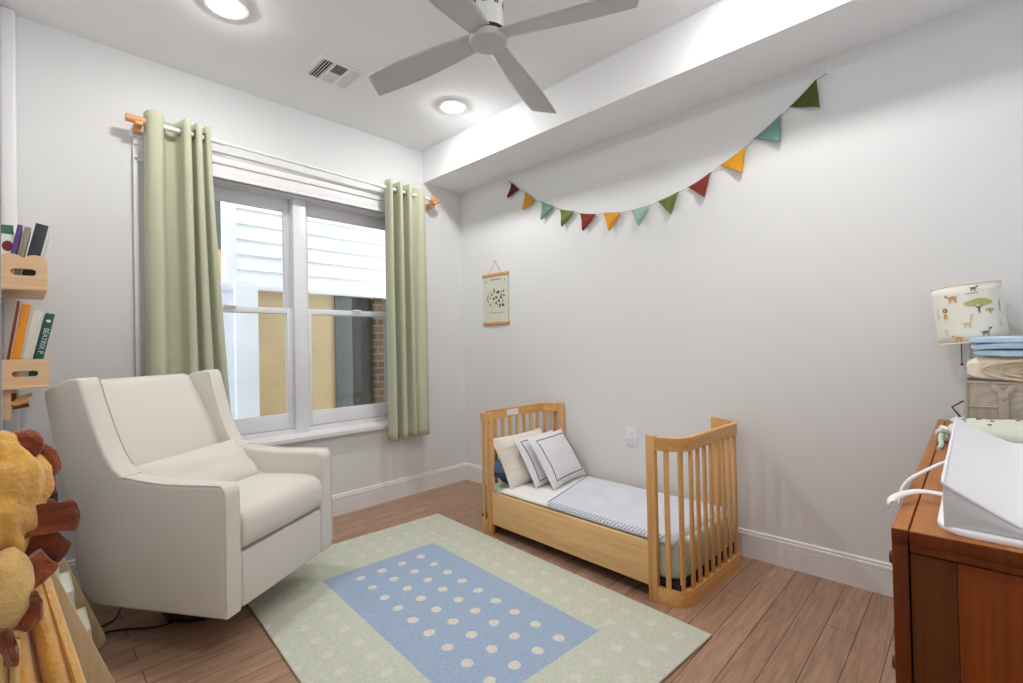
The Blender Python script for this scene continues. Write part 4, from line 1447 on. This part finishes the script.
# front-facing A-frame style bookshelf on the floor
bsf = thing('bookshelf', 'low plywood front facing bookshelf with slanted sides beside the armchair', 'bookshelf', (-2.638, -.70, 0))
def side_panel(y):
    pts = [(0, .03), (.01, 0), (.230, 0), (.258, .012), (.268, .035), (.263, .06), (.096, .552), (.083, .571), (.066, .577), (.0, .577)]
    return B().prism(pts, 'Y', y - .012, y, .003, 2)
for y, nm in ((0, 0), (-.52, 1)):
    side_panel(y).done('side_panel', M['ply'], bsf)
sc = B()
for (x, z) in ((.225, .05), (.165, .23), (.105, .40)):
    sc.cyl((x - .02, -.5335, z), (x - .02, -.531, z), .005, n=12)
sc.done('screw', M['duct'], bsf)
for k in range(4):
    x, z = .214 - .0407 * k, .03 + .118 * k
    B().box((x - .060, -.52, z), (x + .0035, -.012, z + .010), .002).done('shelf_board', M['ply'], bsf)
    B().box((x + .004, -.52, z - .004), (x + .010, -.012, z + .016), .002).done('front_lip', M['ply'], bsf)
fb_ = 'books facing out in the low bookshelf'
cols2 = [(rgb(70, 84, 132), 'blue'), (rgb(228, 232, 238), 'white'), (rgb(206, 218, 196), 'pale green'), (rgb(236, 226, 206), 'cream'), (rgb(120, 160, 196), 'light blue')]
def fbook(label, k, y, w, h, th, col, ox=0.):
    x, z = -2.638 + .214 - .0407 * k - .016 + ox, .041 + .118 * k
    root = thing('book', label, 'book', (x, y, z), 0, fb_)
    mt = Matrix.Rotation(radians(-3), 4, 'Y')
    b = B()
    b.box((-th / 2, -w, 0), (-th / 2 + .003, 0, h), .001, mtx=mt).box((th / 2 - .003, -w, 0), (th / 2, 0, h), .001, mtx=mt).box((-th / 2, -.004, 0), (th / 2, 0, h), .001, mtx=mt)
    b.done('book_cover', plain('board_cover', col, .4), root)
    B().box((-th / 2 + .003, -w + .004, .004), (th / 2 - .003, -.004, h - .004), mtx=mt).done('pages', M['page'], root, smooth=False)
fbook('cream board book on the bottom tier of the low bookshelf', 0, -.74, .20, .150, .030, cols2[3][0], .004)
fbook('pale green and white board book on the second tier of the low bookshelf', 1, -.74, .20, .175, .032, cols2[2][0], .004)
fbook('tall white picture book on the third tier of the low bookshelf', 2, -.75, .22, .205, .034, cols2[1][0], .006)
fbook('dark blue picture book on the top tier of the low bookshelf', 3, -.735, .21, .20, .026, cols2[0][0], .008)
fbook('thin light blue picture book behind the dark blue one on the top tier', 3, -.75, .20, .21, .008, cols2[4][0], -.008)

# black round-edged thing on the low shelf top
bk = thing('black_speaker', 'small black rounded box showing behind the lion towel', 'speaker', (-2.558, -.82, .579))
B().box((-.06, -.10, 0), (.055, .0, .120), .040, 6).done('speaker_body', M['black'], bk)
B().lathe([(.001, 0), (.035, 0), (.035, .003), (.001, .004)], (0, 0, 0), 24).xf(lambda p: (p[0] * .8, -.1005 - p[2], .060 + p[1] * .8)).done('speaker_grille', M['duct'], bk)

# cable behind the chair
cb = smooth_pts([(-2.44, -.60, .004), (-2.36, -.585, .004), (-2.30, -.615, .004), (-2.20, -.695, .004), (-2.12, -.66, .004), (-2.02, -.60, .004), (-1.92, -.62, .004)], 40)
tag(B().tube(cb, .0035, 6).done('power_cord', M['black']), 'black power cord on the floor under the armchair', 'cord')
cb = smooth_pts([(-2.42, -.53, .004), (-2.33, -.50, .004), (-2.29, -.40, .004), (-2.24, -.30, .004)], 24)
tag(B().tube(cb, .003, 6).done('power_cord', M['black']), 'thin black cord on the floor between bookshelf and armchair', 'cord')

# ================================================================== LION TOWEL
LY = -2.05
def PX(px, py, dy=0.):
    """metres on the plane the towel hangs in, measured from the photograph"""
    return Vector((-2.592 + (px - 18.6) * .001035, LY + dy, 1.1 - (py - 355) * .001485))
lion = thing('lion_towel', 'golden plush lion hooded towel with rust brown mane hanging at the left edge', 'hooded towel', (-2.62, LY, .45))
LO = Vector(lion.location)
def lp_(px, py, dy=0.):
    return PX(px, py, dy) - LO
# hood / head
def brow(p):
    # soft folds: a pinched crease across the brow and a sagging cheek
    z = p.z / .088
    k = 1 - .10 * math.exp(-((z - .12 + p.x * 6) / .16) ** 2) - .06 * math.exp(-((z + .55) / .14) ** 2)
    return Vector((p.x * k + .004 * sin(5 * z), p.y * k, p.z))
hd = B().blob(lp_(4, 493), (.047, .060, .086), .20, 2.6, 3, 5, fn=brow)
hd.done('hood', M['lion_yellow'], lion)
B().blob(lp_(2, 441), (.018, .022, .020), .1, 2, 1, 3).done('ear', M['lion_yellow'], lion)
B().blob(lp_(6, 573, -.045), (.030, .034, .056), .10, 2, 6, 3).done('muzzle', M['lion_pale'], lion)
B().blob(lp_(16, 520, .035), (.026, .030, .110), .2, 3, 8, 3).done('mane_backing', M['lion_brown'], lion)
# mane strips: padded flaps
def flap(p0, p1, w, th, bend, dy, name='mane_flap', droop=0.):
    A, C = lp_(*p0), lp_(*p1)
    d = C - A
    t = d.normalized()
    s_ = Vector((-t.z, 0, t.x))
    b = B()
    def f(u, v):
        a = 2 * pi * v
        q = A + d * u + s_ * (bend * sin(pi * u)) + Vector((0, dy - .02 * u, droop * u * u))
        e = 1 if u < .86 else max(.05, sqrt(max(0, 1 - ((u - .86) / .14) ** 2)))
        k = 1 + .16 * mnoise.noise(Vector((u * 3, v * 2, p0[1])))
        c_ = cos(a)
        cup = -.22 * w * (1 - c_ * c_) * (1 if sin(a) < 0 else .6) + .10 * w * sin(7 * u + p0[1]) * c_
        cup += .07 * w * cos(c_ * 6 + p0[0])
        return q + s_ * (w / 2 * c_ * e * k) + Vector((0, 1, 0)) * (th / 2 * sin(a) * e * k - cup)
    b.grid(lambda u, v: f(u, v), 18, 1) if False else None
    n = 16
    b2 = B()
    b.bm.free()
    b2.grid(lambda u, v: f(v, u), n, 18, closed_u=True)
    bmesh.ops.holes_fill(b2.bm, edges=b2.bm.edges[:])
    return b2.done(name, M['lion_brown'], lion, sub=1)
flap((4, 441), (42, 452), .030, .030, .012, .01)
flap((30, 446), (50, 482), .026, .026, .010, .02)
flap((40, 466), (50, 500), .018, .022, .004, .02)
flap((18, 519), (81, 519), .046, .022, .004, -.02)
flap((18, 536), (62, 560), .046, .024, .004, -.012)
flap((24, 552), (44, 572), .040, .028, .0, -.035)
flap((2, 592), (40, 588), .052, .026, -.010, -.048)
flap((-6, 622), (16, 620), .052, .030, .0, -.055)
flap((30, 512), (54, 516), .040, .030, .0, .01)
# hanging towel cloth with vertical folds
def cloth(u, v):
    pr_ = 36 + 105 * v            # right edge sweeps outwards as it falls
    px = -24 + (pr_ + 24) * u
    p = lp_(px, 560 + 330 * v)
    k = .018 * cos(u * 20 + .8 * v) + .012 * cos(u * 9)
    if u > .97:
        k += .03 * (u - .97) / .03
    return p + Vector((0, .005 + k - .03 * v, 0))
B().grid(cloth, 90, 40).done('towel_cloth', M['lion_yellow'], lion, solid=.012)
def cloth2(u, v):
    px = -24 + (40 - 4 * v) * u
    p = lp_(px, 618 + 270 * v)
    return p + Vector((0, -.045 + .014 * cos(u * 16), 0))
B().grid(cloth2, 40, 24).done('hood_lining', M['lion_pale'], lion, solid=.010)

# ================================================================== LIGHT, CAMERA
w = bpy.data.worlds.new('sky')
SC.world = w
w.use_nodes = True
bg = w.node_tree.nodes['Background']
bg.inputs[0].default_value = (.95, .975, 1, 1)
bg.inputs[1].default_value = 2.5

cam = bpy.data.cameras.new('camera')
co = bpy.data.objects.new('camera', cam)
COL.objects.link(co)
SC.camera = co
cam.sensor_width = 36
cam.lens = 477.95 / 1023 * 36
cam.clip_start = .02
cam.clip_end = 60
yaw, roll, pitch = .8018, -.0204, .0097
fw = Vector((sin(yaw), cos(yaw), 0)); rt = Vector((cos(yaw), -sin(yaw), 0)); up = Vector((0, 0, 1))
fw, up = fw * cos(pitch) + up * sin(pitch), up * cos(pitch) - fw * sin(pitch)
rt, up = rt * cos(roll) + up * sin(roll), up * cos(roll) - rt * sin(roll)
R = Matrix((rt, up, -fw)).transposed()
co.matrix_world = Matrix.Translation((-2.592, -3.068, 1.1)) @ R.to_4x4()

vs = SC.view_settings
vs.view_transform = 'Standard'
vs.look = 'None'
vs.gamma = 1
vs.exposure = 0.0
vs.use_curve_mapping = False
SC.cycles.use_denoising = True
SC.cycles.max_bounces = 10
SC.cycles.diffuse_bounces = 6
